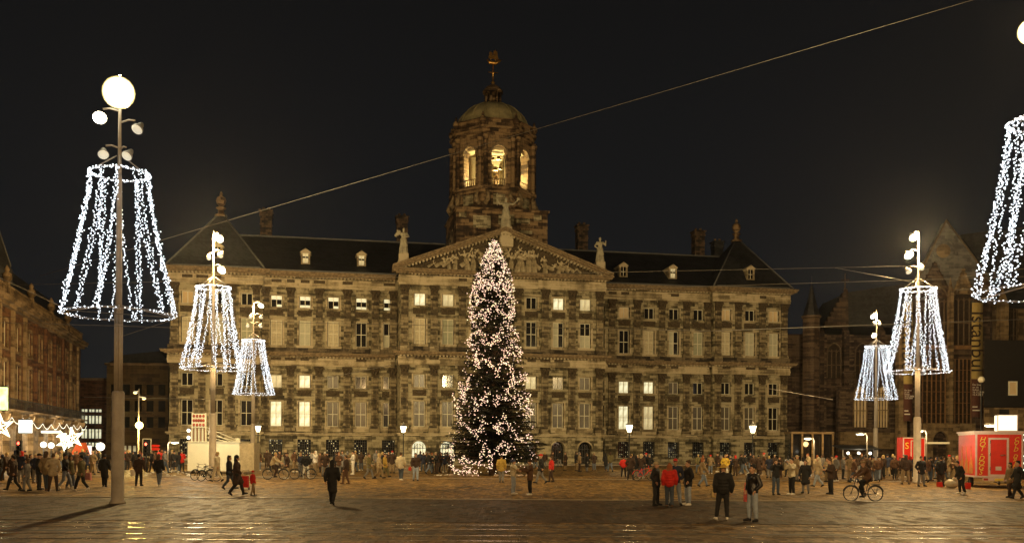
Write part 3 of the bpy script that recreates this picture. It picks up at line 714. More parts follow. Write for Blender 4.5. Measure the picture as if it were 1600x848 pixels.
def mast(px, pz, label, heads, lights):
    b = W(px, 0, pz); base = Vector((b.x, pz, 0))
    m = empty('lamp_mast', base, 0, label, 'lamp mast', 'tall floodlight masts on the square')
    mb = MB(); mb.lathe([(.32, 0), (.32, .06), (.245, .10), (.24, 4.35), (.20, 4.42)], 0, 0, 0, 20); mb.build('mast_foot', M['mast'], m)
    mb = MB()
    for k in range(8): a = math.pi / 4 * k; mb.lathe([(.052, 4.4), (.052, 7.55)], .125 * math.cos(a), .125 * math.sin(a), 0, 8)
    mb.lathe([(.13, 4.4), (.13, 7.5)], 0, 0, 0, 10); tag(mb.build('mast_shaft', M['mast'], m), kind='stuff')
    mb = MB(); mb.lathe([(.13, 7.5), (.12, 9), (.10, 12.6), (.07, 13.2), (.055, 16.5), (.03, 16.9)], 0, 0, 0, 12); mb.lathe([(.17, 7.5), (.17, 7.7)], 0, 0, 0, 12); mb.build('mast_pole', M['mast'], m)
    for (side, z, on, *k) in heads: flood_head(m, side, z, on, *k)
    for z, pw, c in lights: lamp('mast_light', base + Vector((.0, -.35, z)), pw * LP, c, .35)
    return m
MASTS = [
    (180, 37.9, 'nearest lamp mast on the left, with a glaring globe light on top', [(1, 16.1, 2, .46, .12, 0, 0, -.35), (-1, 15.2, 1, .26), (1, 14.75, 0), (-1, 13.75, 0, .22, .6), (1, 13.7, 0, .22, .35)], ((16.0, 5200, SODW),)),
    (328, 65.5, 'second lamp mast from the left, with two lit lamps on its right', [(1, 16.35, 1, .30, .42), (1, 15.2, 0, .22, .5), (1, 14.2, 1, .28, .6), (-1, 15.0, 0, .16, .3)], ((16.2, 19000, SODW),)),
    (391, 99, 'third lamp mast from the left, the one nearest the palace', [(1, 16.6, 1, .28, .8), (1, 15.4, 0, .22, .8), (-1, 15.4, 0, .2, .3), (1, 14.5, 0, .24, .75), (-1, 14.5, 0, .2, .6)], ((16.4, 3500, SODW),)),
    (1429, 64.5, 'lamp mast on the right before the tall church gable', [(-1, 16.5, 1, .28, .4), (-1, 15.3, 1, .30, .7), (-1, 14.2, 0, .22, .7), (1, 14.4, 0, .16, .2)], ((16.2, 19000, SODW),)),
    (1364, 101.5, 'lamp mast on the right before the dark side of the church', [(-1, 16.2, 1, .28, .4), (-1, 15.4, 0, .2, .2), (1, 15.4, 0, .2, .3), (-1, 14.2, 1, .26, .3)], ((16.2, 3500, SODW),)),
    (1628, 31.2, 'nearest lamp mast on the right, mostly outside the frame', [(-1, 15.9, 2, .30, .62), (-1, 14.9, 0, .2, .2), (1, 14.9, 0, .22, .6)], ((16.0, 3600, SODW),)),
]
for a in MASTS: mast(*a)
for x_, y_ in ((-11, -9), (13, -7)): lamp('added_fill_behind_the_viewer', (x_, y_, 15.5), 20000, (1, .63, .26), .5)  # added fill lamps that brighten the foreground, without a visible source
# the strong floodlights on the two nearest masts wash over the square and the palace
FL = (1., .765, .38)
lamp('floodlight_beam', W(182, 135, 37.9) + Vector((.1, -.3, 0)), 34000, FL, .5, 'SPOT', (8, 118, 8), R(95), .9)
lamp('floodlight_beam', W(1625, 60, 31.2) + Vector((-.2, -.2, 0)), 31000, FL, .5, 'SPOT', (-4, 120, 8), R(95), .9)
lamp('floodlight_beam', W(328, 372, 65.5) + Vector((.4, .6, 0)), 9000, FL, .4, 'SPOT', (-16, 118, 6), R(110), .9)
lamp('floodlight_beam', W(1429, 380, 64.5) + Vector((-.5, .6, 0)), 10000, FL, .4, 'SPOT', (22, 122, 6), R(110), .9)

M['bulb'] = emit('cool_white_bulb', (.86, .93, 1.), 3.0, sample='NONE')
M['cable'] = mat('dark_cable', (.015, .015, .02), .6, bump=0, var=.1)
M['hoop'] = mat('steel_hoop', (.35, .32, .3), .4, metal=.5)
def ico(mb, c, r):
    t = (1 + 5 ** .5) / 2; k = r / math.sqrt(1 + t * t); n = len(mb.v)
    for a in ((-1, t, 0), (1, t, 0), (-1, -t, 0), (1, -t, 0), (0, -1, t), (0, 1, t), (0, -1, -t), (0, 1, -t), (t, 0, -1), (t, 0, 1), (-t, 0, -1), (-t, 0, 1)):
        mb.v.append((c[0] + a[0] * k, c[1] + a[1] * k, c[2] + a[2] * k))
    for q in ((0, 11, 5), (0, 5, 1), (0, 1, 7), (0, 7, 10), (0, 10, 11), (1, 5, 9), (5, 11, 4), (11, 10, 2), (10, 7, 6), (7, 1, 8), (3, 9, 4), (3, 4, 2), (3, 2, 6), (3, 6, 8), (3, 8, 9), (4, 9, 5), (2, 4, 11), (6, 2, 10), (8, 6, 7), (9, 8, 1)):
        mb.face([n + i for i in q], True)
def bulb_along(mb, path, spread, step, r, rg):
    """two materials: 0 cable, 1 bulbs"""
    mb.mi = 0; mb.tube(path, .010, 4, False)
    mb.mi = 1; L = 0.; nxt = 0.
    for a, b_ in zip(path[:-1], path[1:]):
        a, b_ = Vector(a), Vector(b_); d = (b_ - a).length
        while nxt < L + d:
            p = a.lerp(b_, (nxt - L) / d) + Vector((rg.gauss(0, spread), rg.gauss(0, spread), rg.gauss(0, .02))); ico(mb, p, r * .72 * rg.uniform(.7, 1.2)); nxt += step * rg.uniform(.6, 1.4)
        L += d
    mb.mi = 0
def light_cone():
    rg = random.Random(3); root = empty('light_cone', (0, 0, 0))
    zt, zb, rt, rb = 13.0, 7.45, 1.10, 2.16
    hoopt = MB(); pts = [(rt * math.cos(a), rt * math.sin(a), zt) for a in [2 * math.pi * k / 32 for k in range(33)]]; hoopt.tube(pts, .03, 5, False); h1 = hoopt.build('upper_hoop', M['hoop'], root)
    mb = MB(); bulb_along(mb, pts, .05, .035, .04, rg); tag(mb.build('hoop_lights', [M['cable'], M['bulb']], h1), kind='stuff')
    hb = MB(); ang = [2 * math.pi * k / 8 + .2 for k in range(9)]; pts = [(rb * math.cos(a), rb * math.sin(a), zb) for a in ang]; hb.tube(pts, .03, 5, False); h2 = hb.build('lower_hoop', M['hoop'], root)
    mb = MB(); bulb_along(mb, pts, .04, .09, .036, rg); tag(mb.build('hoop_lights', [M['cable'], M['bulb']], h2), kind='stuff')
    for k in range(4):
        a = math.pi / 2 * k + .4; mb = MB(); mb.tube([(.1 * math.cos(a), .1 * math.sin(a), zt + .7), (rt * math.cos(a), rt * math.sin(a), zt)], .025, 5); mb.build('spoke', M['hoop'], root)
        mb = MB(); mb.tube([(.1 * math.cos(a), .1 * math.sin(a), zb + .35), (rb * .97 * math.cos(a), rb * .97 * math.sin(a), zb)], .028, 5); mb.build('spoke', M['hoop'], root)
    n = 10
    for k in range(n):
        for j in range(2):
            a0 = 2 * math.pi * (k + .15 * j) / n + rg.uniform(-.1, .1); a1 = a0 + rg.choice((-.30, .30, .12, -.12)) * (1 if j else -1)
            path = []
            for i in range(11):
                t = i / 10; r_ = rt + (rb - rt) * (t ** 1.45 * .75 + t * .25); a = a0 + (a1 - a0) * t
                path.append((r_ * math.cos(a), r_ * math.sin(a), zt + (zb - zt) * t))
            mb = MB(); bulb_along(mb, path, .042, .056, .036, rg); mb.build('light_strand', [M['cable'], M['bulb']], root)
    return root
CL = ['largest light cone, hung high on the nearest left mast', 'light cone on the second mast from the left', 'smallest light cone on the left, overlapping its bigger neighbour', 'light cone on the mast before the tall church gable', 'small light cone low on the right, before the dark church wall', 'light cone at the right edge of the picture, cut by the frame']
proto = light_cone()
for k, ((px, pz, *_), lb) in enumerate(zip(MASTS, CL)):
    o = proto if k == 0 else copy_tree(proto); b = W(px, 0, pz); o.location = (b.x, pz, 0); o.rotation_euler = (0, 0, [0, 1.1, 2.3, .6, 3.5, .3][k])
    tag(o, lb, 'light cone', 'cones of white light strings on the lamp masts')

# ================================================================== CHRISTMAS TREE
M['needle'] = mat('dark_conifer_needles', (.016, .019, .009), .7, var=.6, scale=1.2, bump=0)
M['needle2'] = mat('lighter_conifer_tips', (.035, .040, .018), .7, var=.5, scale=1.2, bump=0)
M['bark'] = mat('spruce_bark', (.09, .05, .03), .9, var=.4, scale=8, bump=.5)
TREEZ = 76.5
tb = W(770, 700, TREEZ); tb.z = 0
tree = empty('christmas_tree', tb, 0, 'very tall christmas tree strung with warm white lights in front of the palace', 'christmas tree')
PX = F / TREEZ                                            # picture pixels per metre there
def ty(y): return EYE + (HZ - y) / PX
HWID = [(374, 4), (400, 15), (430, 28), (460, 34), (500, 36), (540, 41), (580, 50), (620, 56), (660, 66), (690, 76), (715, 76), (741, 66)]
def rad(z):
    y = HZ - (z - EYE) * PX
    for (a, ra), (b_, rb) in zip(HWID[:-1], HWID[1:]):
        if a <= y <= b_: return (ra + (rb - ra) * (y - a) / (b_ - a)) / PX
    return .2 if y < 374 else 3.4
rg = random.Random(11)
mb = MB(); mb.tube([(0, 0, 0), (0, 0, 6), (.05, 0, 12), (0, 0, 18.3)], [.34, .24, .13, .03], 8); mb.build('trunk', M['bark'], tree)
mb = MB()
def spray(mb, p, d, L, w):
    """a flat twig of needles: a few narrow pointed blades"""
    d = d.normalized(); s = d.cross(Vector((0, 0, 1)));
    if s.length < .01: s = Vector((1, 0, 0))
    s.normalize(); u = s.cross(d)
    for k in range(6):
        t = k / 6 + rg.uniform(0, .1); q = p + d * L * t; sd = 1 if k % 2 else -1
        e_ = q + (d * .6 + s * sd * rg.uniform(.7, 1.1) + u * rg.uniform(-.35, .15)).normalized() * w * (1.15 - t)
        n = len(mb.v); o_ = d * .045
        mb.v += [tuple(q - o_), tuple(q + o_ + u * .03), tuple(e_)]; mb.face([n, n + 1, n + 2])
    n = len(mb.v); mb.v += [tuple(p + s * .04), tuple(p - s * .04), tuple(p + d * (L + w * .5))]; mb.face([n, n + 1, n + 2])
wood = MB()
nb = 0
z = 1.3
while z < 18.4:
    r_ = rad(z); n = max(4, int(5 + r_ * 3.6))
    for k in range(n):
        a = 2 * math.pi * k / n + rg.uniform(-.35, .35); L = max(.3, r_ * rg.uniform(.72, 1.10)); zz = z + rg.uniform(-.2, .2)
        out = Vector((math.cos(a), math.sin(a), 0)); dro = -.18 - .12 * rg.random() if z < 11 else .12
        p0 = Vector((0, 0, zz + .15)); pts = [p0, p0 + out * L * .5 + Vector((0, 0, dro * L * .35)), p0 + out * L + Vector((0, 0, dro * L * .6 + .08 * L))]
        wood.tube(pts, [.05, .035, .012], 4, False); nb += 1
        m_ = max(4, int(L * 9))
        for j in range(m_):
            t = (j + .5) / m_; t = .12 + t * .88
            q = pts[0].lerp(pts[1], t * 2) if t < .5 else pts[1].lerp(pts[2], t * 2 - 1)
            sd = rg.choice((-1, 1)); side = Vector((-out.y, out.x, 0)) * sd
            wd_ = .50 * (1.15 - t) + .22
            mb.mi = 1 if t > .8 and rg.random() < .5 else 0
            spray(mb, q, out * rg.uniform(.5, 1) + side * rg.uniform(.3, 1.1) + Vector((0, 0, rg.uniform(-.5, .1))), wd_ * rg.uniform(.7, 1.2), .17)
            if rg.random() < .6: spray(mb, q, out * .4 - side * rg.uniform(.3, 1) + Vector((0, 0, rg.uniform(-.7, 0))), wd_ * .8, .15)
    z += .30 if z < 12 else .24
wood.build('branches', M['bark'], tree)['kind'] = 'stuff'
cr = mb.build('crown', [M['needle'], M['needle2']], tree)
M['twarm'] = emit('warm_white_bulb', (1., .66, .52), 1.35, sample='NONE')
M['twarm2'] = emit('yellowish_bulb', (1., .80, .48), 1.6, sample='NONE')
CH = [[(744, 455), (744, 461), (745, 479), (754, 474), (756, 465)], [(738, 452), (734, 470), (734, 490), (736, 500)], [(783, 455), (803, 474), (801, 490), (793, 499)],
      [(775, 462), (785, 470), (792, 478), (800, 489), (795, 500)], [(768, 479), (781, 491), (793, 498), (800, 505)], [(778, 478), (770, 484), (762, 492), (754, 498)], [(734, 489), (744, 498), (754, 491), (768, 490)],
      [(734, 498), (738, 506), (744, 511)], [(752, 497), (758, 504), (761, 511)], [(793, 508), (788, 513), (781, 526), (768, 532), (783, 533)], [(793, 508), (805, 523), (808, 531), (798, 538)],
      [(783, 533), (775, 540), (768, 543), (760, 539), (753, 533), (751, 523), (739, 528), (732, 533), (734, 543), (741, 538)], [(793, 548), (800, 543), (808, 545), (815, 555), (805, 556), (793, 555), (788, 550)],
      [(738, 545), (743, 555), (748, 574), (742, 564), (746, 549)], [(748, 574), (755, 566), (762, 566), (770, 574), (766, 580)], [(778, 591), (777, 580), (783, 572), (790, 570), (797, 574), (798, 585), (800, 593), (797, 603)],
      [(792, 556), (787, 563), (783, 572)], [(800, 593), (806, 600), (812, 592), (819, 585), (821, 593), (816, 601)], [(805, 601), (798, 606), (794, 610), (792, 620), (789, 626), (783, 622), (775, 623), (776, 630), (778, 637)],
      [(800, 626), (808, 621), (816, 626), (822, 624), (827, 618), (826, 628), (824, 637), (815, 636), (811, 634), (804, 629)], [(822, 637), (828, 640), (832, 645), (824, 649), (819, 653)],
      [(718, 599), (720, 608), (724, 618), (727, 631), (722, 622), (719, 610)], [(732, 591), (733, 600), (732, 612), (730, 604)], [(710, 618), (712, 630), (716, 642), (719, 650), (721, 658), (726, 664), (732, 669), (740, 674), (748, 680), (750, 686)],
      [(756, 650), (757, 661), (756, 669), (752, 676), (745, 672)], [(743, 623), (744, 630), (748, 637), (743, 644), (745, 650)], [(759, 633), (759, 624), (762, 615), (766, 619)], [(748, 637), (752, 628), (757, 622)],
      [(775, 664), (779, 670), (783, 677), (776, 672), (782, 660), (785, 668)], [(787, 650), (792, 660), (800, 672), (805, 683), (812, 687), (821, 687), (825, 682), (827, 677)],
      [(708, 696), (708, 705), (710, 713), (709, 721), (710, 729), (713, 735), (718, 738), (728, 738), (737, 737)], [(735, 733), (745, 736), (752, 737)], [(760, 692), (758, 700), (756, 707), (754, 714), (753, 721)], [(767, 700), (768, 710), (767, 726), (765, 731)],
      [(775, 707), (780, 700), (786, 694), (791, 692), (794, 702), (788, 708), (781, 710)], [(725, 712), (729, 723), (727, 730)], [(722, 719), (733, 717), (745, 722), (758, 728)], [(800, 695), (803, 700)]]
def on_tree(px, py, rg, side=1):
    z = ty(py); x = (px - 770) / PX; r_ = max(rad(z), abs(x) + .12); y = -math.sqrt(max(r_ * r_ - x * x, .01))
    return Vector((x + rg.gauss(0, .035), y * side * rg.uniform(.88, 1.03), z + rg.gauss(0, .03)))
def put_bulbs(pts, name, r=.042):
    mb = MB()
    for p in pts: mb.mi = 1 if rg.random() < .35 else 0; ico(mb, p, r * rg.uniform(.75, 1.15))
    return tag(mb.build(name, [M['twarm'], M['twarm2']], tree), kind='stuff')
pts = []
for _ in range(820):                                     # the closely lit top
    y = 376 + 84 * rg.random() ** .75; h = rad(ty(y)) * PX; t = rg.uniform(-1, 1); n_ = noise.noise(Vector((t * 3, y * .07, 0)))
    if y > 410 and n_ < -.22: continue
    pts.append(on_tree(770 + t * h, y, rg))
    if rg.random() < .15: pts.append(on_tree(770 + t * h, y, rg, -1))
put_bulbs(pts, 'light_string')
for c in CH:
    pts = []
    for a, b_ in zip(c[:-1], c[1:]):
        d = math.hypot(b_[0] - a[0], b_[1] - a[1]); n_ = int(d * .95) + 1
        for k in range(n_):
            t = k / n_; pts.append(on_tree(a[0] + (b_[0] - a[0]) * t + rg.gauss(0, 2.2), a[1] + (b_[1] - a[1]) * t + rg.gauss(0, 2.4), rg))
    put_bulbs(pts, 'light_string')
pts = []                                                  # stray bulbs, and garlands on the far side
for _ in range(320):
    y = rg.uniform(455, 738); h = rad(ty(y)) * PX; pts.append(on_tree(770 + rg.uniform(-.95, .95) * h, y, rg))
put_bulbs(pts, 'light_string', .032)
for k in range(14):
    y0 = 400 + k * 25; pts = []
    for j in range(60): t = j / 60; y = y0 + 16 * math.sin(t * 12) + rg.gauss(0, 3); h = rad(ty(y)) * PX; pts.append(on_tree(770 + (t * 2 - 1) * h * .97, min(y, 738), rg, -1))
    put_bulbs(pts, 'light_string')
mb = MB()                                                 # cut branches and wrappings heaped at its foot
for k in range(26):
    x = rg.uniform(-3.4, 3.2); mb.ball((x, -3.0 + rg.uniform(-.5, .5), .06), rg.uniform(.08, .2), 6, 4, (1.3, 1, .6))
mb.build('foot_wrapping', mat('pale_crumpled_wrapping', (.35, .26, .2), .8, var=.6), tree)['kind'] = 'stuff'
lamp('tree_glow', tb + Vector((0, -3.6, 9)), 500, (1, .6, .35), 2.)

# ================================================================== OVERHEAD WIRES
M['wire'] = mat('contact_wire', (.20, .18, .15), .5, metal=.5, var=.2, bump=0)
def wire(a, b_, label, r=.012, sag=0., group=None):
    p, q = W(*a), W(*b_); pts = []
    for k in range(13): t = k / 12; v = p.lerp(q, t); v.z -= sag * 4 * t * (1 - t); pts.append(v)
    c = sum(pts, Vector()) / 13
    mb = MB(); mb.tube([v - c for v in pts], r, 5); tag(mb.build('overhead_wire', M['wire'], None, c), label, 'wire', 'tram wires and span wires over the square')
wire((60, 440, 52), (1760, -85, 40), 'long bright wire rising across the whole sky past the dome', .012)
wire((-60, 457, 60), (1420, 408, 60), 'thin wire crossing the palace front just under its cornice', .012)
wire((900, 452, 60), (1700, 418, 50), 'wire from the palace pediment rightwards before the church roof', .014)
wire((1090, 514, 48), (1700, 484, 48), 'bright taut wire across the right corner pavilion and light cones', .018)
wire((-60, 504, 46), (1130, 513, 46), 'thin wire crossing the palace between its upper windows', .011)
wire((488, 598, 50), (612, 572, 50), 'short bright slanting wire before the left wing', .016)
wire((1200, 602, 50), (1300, 618, 60), 'short bright slanting wire off the right corner of the palace', .018)
wire((-60, 418, 40), (95, 488, 46), 'wire slanting down before the left corner building', .018)
wire((85, 492, 37), (262, 502, 37), 'wire running under the largest light cone', .014)
wire((-80, 512, 37), (268, 518, 37), 'lower wire under the largest light cone', .012)
wire((130, 628, 60), (330, 629, 60), 'faint wire behind the nearest left mast, low down', .014)
wire((1500, 424, 40), (1700, 395, 40), 'upper wire across the rightmost light cone', .014)
wire((1490, 444, 42), (1700, 436, 42), 'middle wire across the rightmost light cone', .014)
wire((1300, 412, 55), (1440, 436, 60), 'wire dropping towards the right mast before the gable', .012)
wire((190, 532, 36), (290, 498, 36), 'slanting stay wire right of the nearest left mast', .014)

# ================================================================== STREET LANTERNS
M['lantern'] = emit('lit_lantern_glass', (1, .86, .50), 9)
def street_lantern():
    r_ = empty('street_lantern', (0, 0, 0))
    mb = MB(); mb.lathe([(.22, 0), (.22, .3), (.13, .5), (.10, .9), (.14, 1.0), (.07, 1.1), (.055, 3.5), (.12, 3.56), (.05, 3.66)], 0, 0, 0, 12); mb.build('post', M['iron'], r_)
    mb = MB(); mb.tube([(-.28, 0, 3.35), (.28, 0, 3.35)], .025, 6); mb.build('ladder_bar', M['iron'], r_)
    mb = MB(); mb.lathe([(.17, 3.70), (.33, 4.30), (.31, 4.34)], 0, 0, 0, 6, False); mb.build('lamp_glass', M['lantern'], r_)
    mb = MB(); mb.lathe([(.38, 4.34), (.36, 4.40), (.14, 4.58), (.12, 4.66), (.06, 4.72), (.03, 4.86)], 0, 0, 0, 6, False); mb.build('lamp_roof', M['shade'], r_)
    mb = MB()
    for k in range(6): a = math.pi / 3 * k; mb.tube([(.175 * math.cos(a), .175 * math.sin(a), 3.68), (.34 * math.cos(a), .34 * math.sin(a), 4.34)], .012, 4)
    mb.build('lamp_frame', M['iron'], r_)
    return r_
pl = street_lantern()
for k, (px, py, lb) in enumerate(((403, 676, 'old street lantern beside the white stall, left of all'), (630, 671, 'old street lantern left of the lit palace doors'), (983, 667, 'old street lantern right of the christmas tree, at the end of the middle block'), (1176, 665, 'old street lantern before the right corner pavilion'))):
    Z = 1.65 / ((HZ - py) / F); Z = max(92, min(Z, 108)); p = W(px, py, Z)
    o = pl if k == 0 else copy_tree(pl); o.location = (p.x, Z, p.z - 4.0 if abs(p.z - 4.0) < .5 else 0); tag(o, lb, 'street lantern', 'old lit street lanterns in front of the palace')
    o.location.z = 0; lamp('lantern_light', (p.x, Z - .0, 3.95), 900, (1, .74, .34), .45)

# ================================================================== LEFT STREET
M['lbrick'] = stone('reddish_brown_brick', (.035, .012, .005), (.085, .032, .012), (.15, .065, .026), bw=.8, bh=.25, bump=.3, mortar=.01)
M['lstone'] = stone('tan_stone_dressing', (.07, .042, .018), (.15, .095, .043), (.28, .19, .10), bw=1.4, bh=.5, bump=.3)
M['olive'] = stone('olive_brown_plaster_wall', (.055, .032, .011), (.105, .062, .020), (.15, .095, .034), bw=2.2, bh=.6, bump=.15, mortar=.004)
M['globe'] = emit('opal_globe', (1, .95, .78), 3.)
M['shop'] = emit('shop_window_glow', (1, .82, .48), 1.3, .7, .7)
M['shopdim'] = emit('shop_window_dim', (1, .66, .32), .35, .8, .9)
M['sign_white'] = emit('white_light_box', (.95, 1., .98), 1.3)
M['sign_green'] = emit('pale_green_neon', (.75, 1., .45), 1.4, .5, 2)
M['star'] = emit('star_shaped_light', (1., .96, .66), 3.2)
M['awning'] = mat('orange_awning', (.75, .13, .03), .6, var=.15)
M['redlamp'] = emit('red_signal', (1, .10, .05), 9.)
M['black'] = mat('black_painted_metal', (.018, .018, .018), .45, var=.2)
M['white'] = mat('off_white_paint', (.72, .68, .50), .5, var=.08, scale=1, bump=.05)
M['red'] = mat('bright_red_paint', (.70, .028, .014), .4, var=.1, scale=2, bump=.03)
M['tyre'] = mat('black_rubber', (.015, .015, .015), .8, bump=0)
M['chrome'] = mat('worn_chrome', (.55, .53, .5), .25, metal=.9, bump=0)
M['church'] = stone('church_brick_with_pale_bands', (.020, .011, .006), (.048, .026, .015), (.12, .08, .05), bw=1.2, bh=.3, bump=.4)
M['gable'] = stone('pale_grey_gable_stone', (.07, .068, .066), (.12, .117, .112), (.19, .18, .17), bw=1.1, bh=.4, bump=.3)
M['chtan'] = stone('tan_church_stone', (.085, .055, .026), (.16, .108, .052), (.27, .19, .10), bw=1.0, bh=.4, bump=.4)
M['band'] = mat('pale_stone_band', (.14, .10, .06), .8, var=.4)
M['leaded'] = mat('leaded_church_glass', (.035, .022, .012), .3, var=.6, scale=3, bump=.5)
M['brownwood'] = mat('brown_timber', (.22, .12, .05), .6, var=.35, scale=3)

LB = empty('corner_building', (-58.5, 130, 0), math.atan2(.9645, -.264), 'ornate brick and stone building on the left with lit shop arcade below its balcony', 'building')
S0 = -66.
mb = MB(); arches = [-62.5 + 5.2 * k for k in range(12)]
wx = [a for a in arches]
cut = [S0] + [v for a in wx for v in (a - .75, a + .75)] + [0]
for i in range(0, len(cut), 2): mb.box(cut[i], cut[i + 1], 0, .8, 5.6, 15.0)
for a in wx:
    for z0, z1 in ((5.6, 6.3), (9.9, 11.3), (13.7, 15.0)): mb.box(a - .75, a + .75, 0, .8, z0, z1)
mb.build('brick_wall', M['lbrick'], LB)
mb = MB(); mb.box(S0, 0, 1.6, 1.8, 0, 15); mb.box(S0, -.02, 14, 14.5, 0, 15); mb.box(-.6, -.004, .8, 14, 0, 15); mb.build('inner_wall', M['lbrick'], LB)
mb = MB()
for a in arches: mb.arch_wall(a - 2.6, a + 2.6, 0, 5.0, a - 1.35, a + 1.35, 0, 2.9, -.15, .8, 12)
mb.build('shop_arcade', M['lstone'], LB)
for z0, z1, d in ((5.0, 5.25, .5), (5.254, 5.45, .9), (15.0, 15.3, .5), (15.304, 15.6, .85), (15.604, 15.8, 1.0)):
    mb = MB(); mb.box(S0, .3, -d, .02, z0, z1); mb.build('cornice' if z0 > 10 else 'balcony_slab', M['lstone'], LB)
mb = MB(); mb.box(S0, .2, -.86, -.78, 6.38, 6.46)
for k in range(130): x = S0 + k * .5; mb.box(x, x + .06, -.84, -.80, 5.452, 6.378)
tag(mb.build('balcony_railing', M['iron'], LB), kind='stuff')
for a in arches:                                         # corbels under the balcony, piers, windows, arch glazing
    mb = MB(); mb.prism([(-.152, 4.99), (-1.1, 4.99), (-.95, 4.5), (-.5, 4.2), (-.152, 3.6)], a + 2.3, a + 2.9, 'x'); mb.build('corbel', M['lstone'], LB)
    mb = MB(); mb.box(a + 2.25, a + 2.95, -.28, -.003, 5.46, 14.99); mb.build('pilaster', M['lstone'] if a < -36 or a > -14 else M['lbrick'], LB)
    mb = MB(); mb.prism([(-1.34, .1)] + arc_pts(-1.34, 1.34, 2.9, 12) + [(1.34, .1)], 0, .05, 'y'); mb.build('shop_window', M['shop' if rnd.random() < .6 else 'shopdim'], LB, (a, .45, 0))
    mb = MB()
    for x in (-.9, -.3, .3, .9): mb.box(x - .03, x + .03, -.06, -.003, 0, 3.6)
    mb.box(-1.34, 1.34, -.065, -.006, 2.7, 2.8); mb.build('shop_window_bars', M['black'], LB, (a, .45, 0))
    for z0, z1 in ((6.3, 9.9), (11.3, 13.7)):
        h = z1 - z0; f = MB(); f.box(-.72, -.6, -.2, .1, 0, h); f.box(.6, .72, -.2, .1, 0, h); f.box(-.6, .6, -.2, .1, h - .12, h); f.box(-.6, .6, -.2, .1, 0, .1); f.box(-.04, .04, -.1, .05, .1, h - .12); f.box(-.6, .6, -.09, .05, h * .62, h * .62 + .07)
        o = f.build('window', M['frame'], LB, (a, .35, z0)); p = MB(); p.box(-.6, .6, .11, .13, .1, h - .12); p.build('pane', M['glass_grey' if rnd.random() < .5 else 'glass_dim'], o)
        s = MB(); s.box(a - 1., a - .752, -.12, .003, z0 - .1, z1 + .2); s.box(a + .752, a + 1., -.12, .003, z0 - .1, z1 + .2); s.box(a - .752, a + .752, -.12, .003, z1 + .002, z1 + .35); s.box(a - 1.05, a + 1.05, -.2, .003, z0 - .3, z0 - .103); s.build('window_surround', M['lstone'], LB)
mb = MB()                                                # attic: balustrade, urns, mansard
mb.box(S0, 0, -.3, -.05, 15.803, 16.1); mb.box(S0, 0, -.3, -.05, 16.9, 17.1)
for k in range(110): x = S0 + .3 + k * .6; mb.lathe([(.07, 0), (.13, .25), (.07, .55), (.1, .8)], x, -.17, 16.1, 6)
tag(mb.build('roof_balustrade', M['lstone'], LB), kind='stuff')
for a in arches[::2]:
    mb = MB(); mb.box(-.4, .4, -.35, .1, 0, 1.5); mb.lathe([(.2, 1.5), (.45, 1.9), (.4, 2.3), (.15, 2.5), (.25, 2.7), (.05, 3.1)], 0, -.15, 0, 10); mb.build('roof_urn', M['lstone'], LB, (a, 0, 15.803))
mb = MB(); mb.prism([(.4, 15.8), (2.6, 20.6), (9, 21), (13.5, 15.8)], S0, -.3, 'x'); mb.build('roof', M['slate'], LB)
for s in (-37, -56):
    mb = MB(); mb.lathe([(3.0, 0), (2.9, .4), (1.9, 3.5), (.9, 7.), (.12, 9.5), (.05, 11)], s, 3.5, 19.3, 8, False); mb.lathe([(3.1, -3.6), (3.1, .0)], s, 3.5, 19.3, 8, False); mb.build('turret_roof', M['slate'], LB)
    mb = MB()
    for k in range(8):
        a = math.pi / 4 * k; mb.tube([(s + 2.95 * math.cos(a), 3.5 + 2.95 * math.sin(a), 19.6), (s + 1.95 * math.cos(a), 3.5 + 1.95 * math.sin(a), 22.8), (s + .95 * math.cos(a), 3.5 + .95 * math.sin(a), 26.3)], .07, 5)
    mb.build('turret_ribs', M['lead'], LB)
for s, p_ in ((-45, 700), (-33, 600), (-20, 700), (-6, 420), (-56, 500)):
    lamp('shop_light', LB.matrix_basis @ Vector((s, -2.2, 3.4)), p_ * 1.1, (1, .80, .48), .6)

def block(name, px0, px1, Z, ytop, depth, m, label):
    a, b_ = W(px0, 700, Z), W(px1, 700, Z); h = W(px0, ytop, Z).z
    o = empty(name, ((a.x + b_.x) / 2, Z, 0), 0, label, 'building'); w = (b_.x - a.x) / 2
    mb = MB(); mb.box(-w, w, 0, depth, 0, h); mb.build('wall', m, o)
    mb = MB(); mb.box(-w - .2, w + .2, -.35, depth, h + .003, h + .35); mb.build('cornice', M['lstone'], o)
    return o, w, h
o, w, h = block('street_building', 112, 166, 150, 602, 14, M['lbrick'], 'brown building down the left street with rows of brightly lit windows')
for ya, yb in ((647, 651), (657, 669), (678, 692), (699, 705)):
    for xa, xb in ((127, 136), (138.5, 147), (149, 158)):
        p, q = W(xa, ya, 149.9), W(xb, yb, 149.9); cx, hw_, hh = (p.x + q.x) / 2 - o.location.x, (q.x - p.x) / 2, p.z - q.z
        f = MB(); f.box(-hw_ - .08, hw_ + .08, -.12, 0, -.08, 0); f.box(-hw_ - .08, -hw_, -.12, -.002, 0, hh); f.box(hw_, hw_ + .08, -.12, -.002, 0, hh); f.box(-hw_ - .08, hw_ + .08, -.12, -.002, hh, hh + .12); f.box(-.06, .06, -.1, -.003, 0, hh)
        wn = f.build('window', M['black'], o, (cx, 0, q.z)); g = MB(); g.box(-hw_, hw_, -.05, -.004, 0, hh); g.build('pane', M['glass_lit'], wn)
o, w, h = block('street_building', 166, 262, 142, 578, 16, M['olive'], 'plain brownish building closing the gap left of the palace')
mb = MB(); mb.prism([(-w, h + .35), (w, h + .35), (w * .7, h + 2.2), (-w * .5, h + 1.6)], .4, 12, 'y'); mb.build('roof', M['slate'], o)
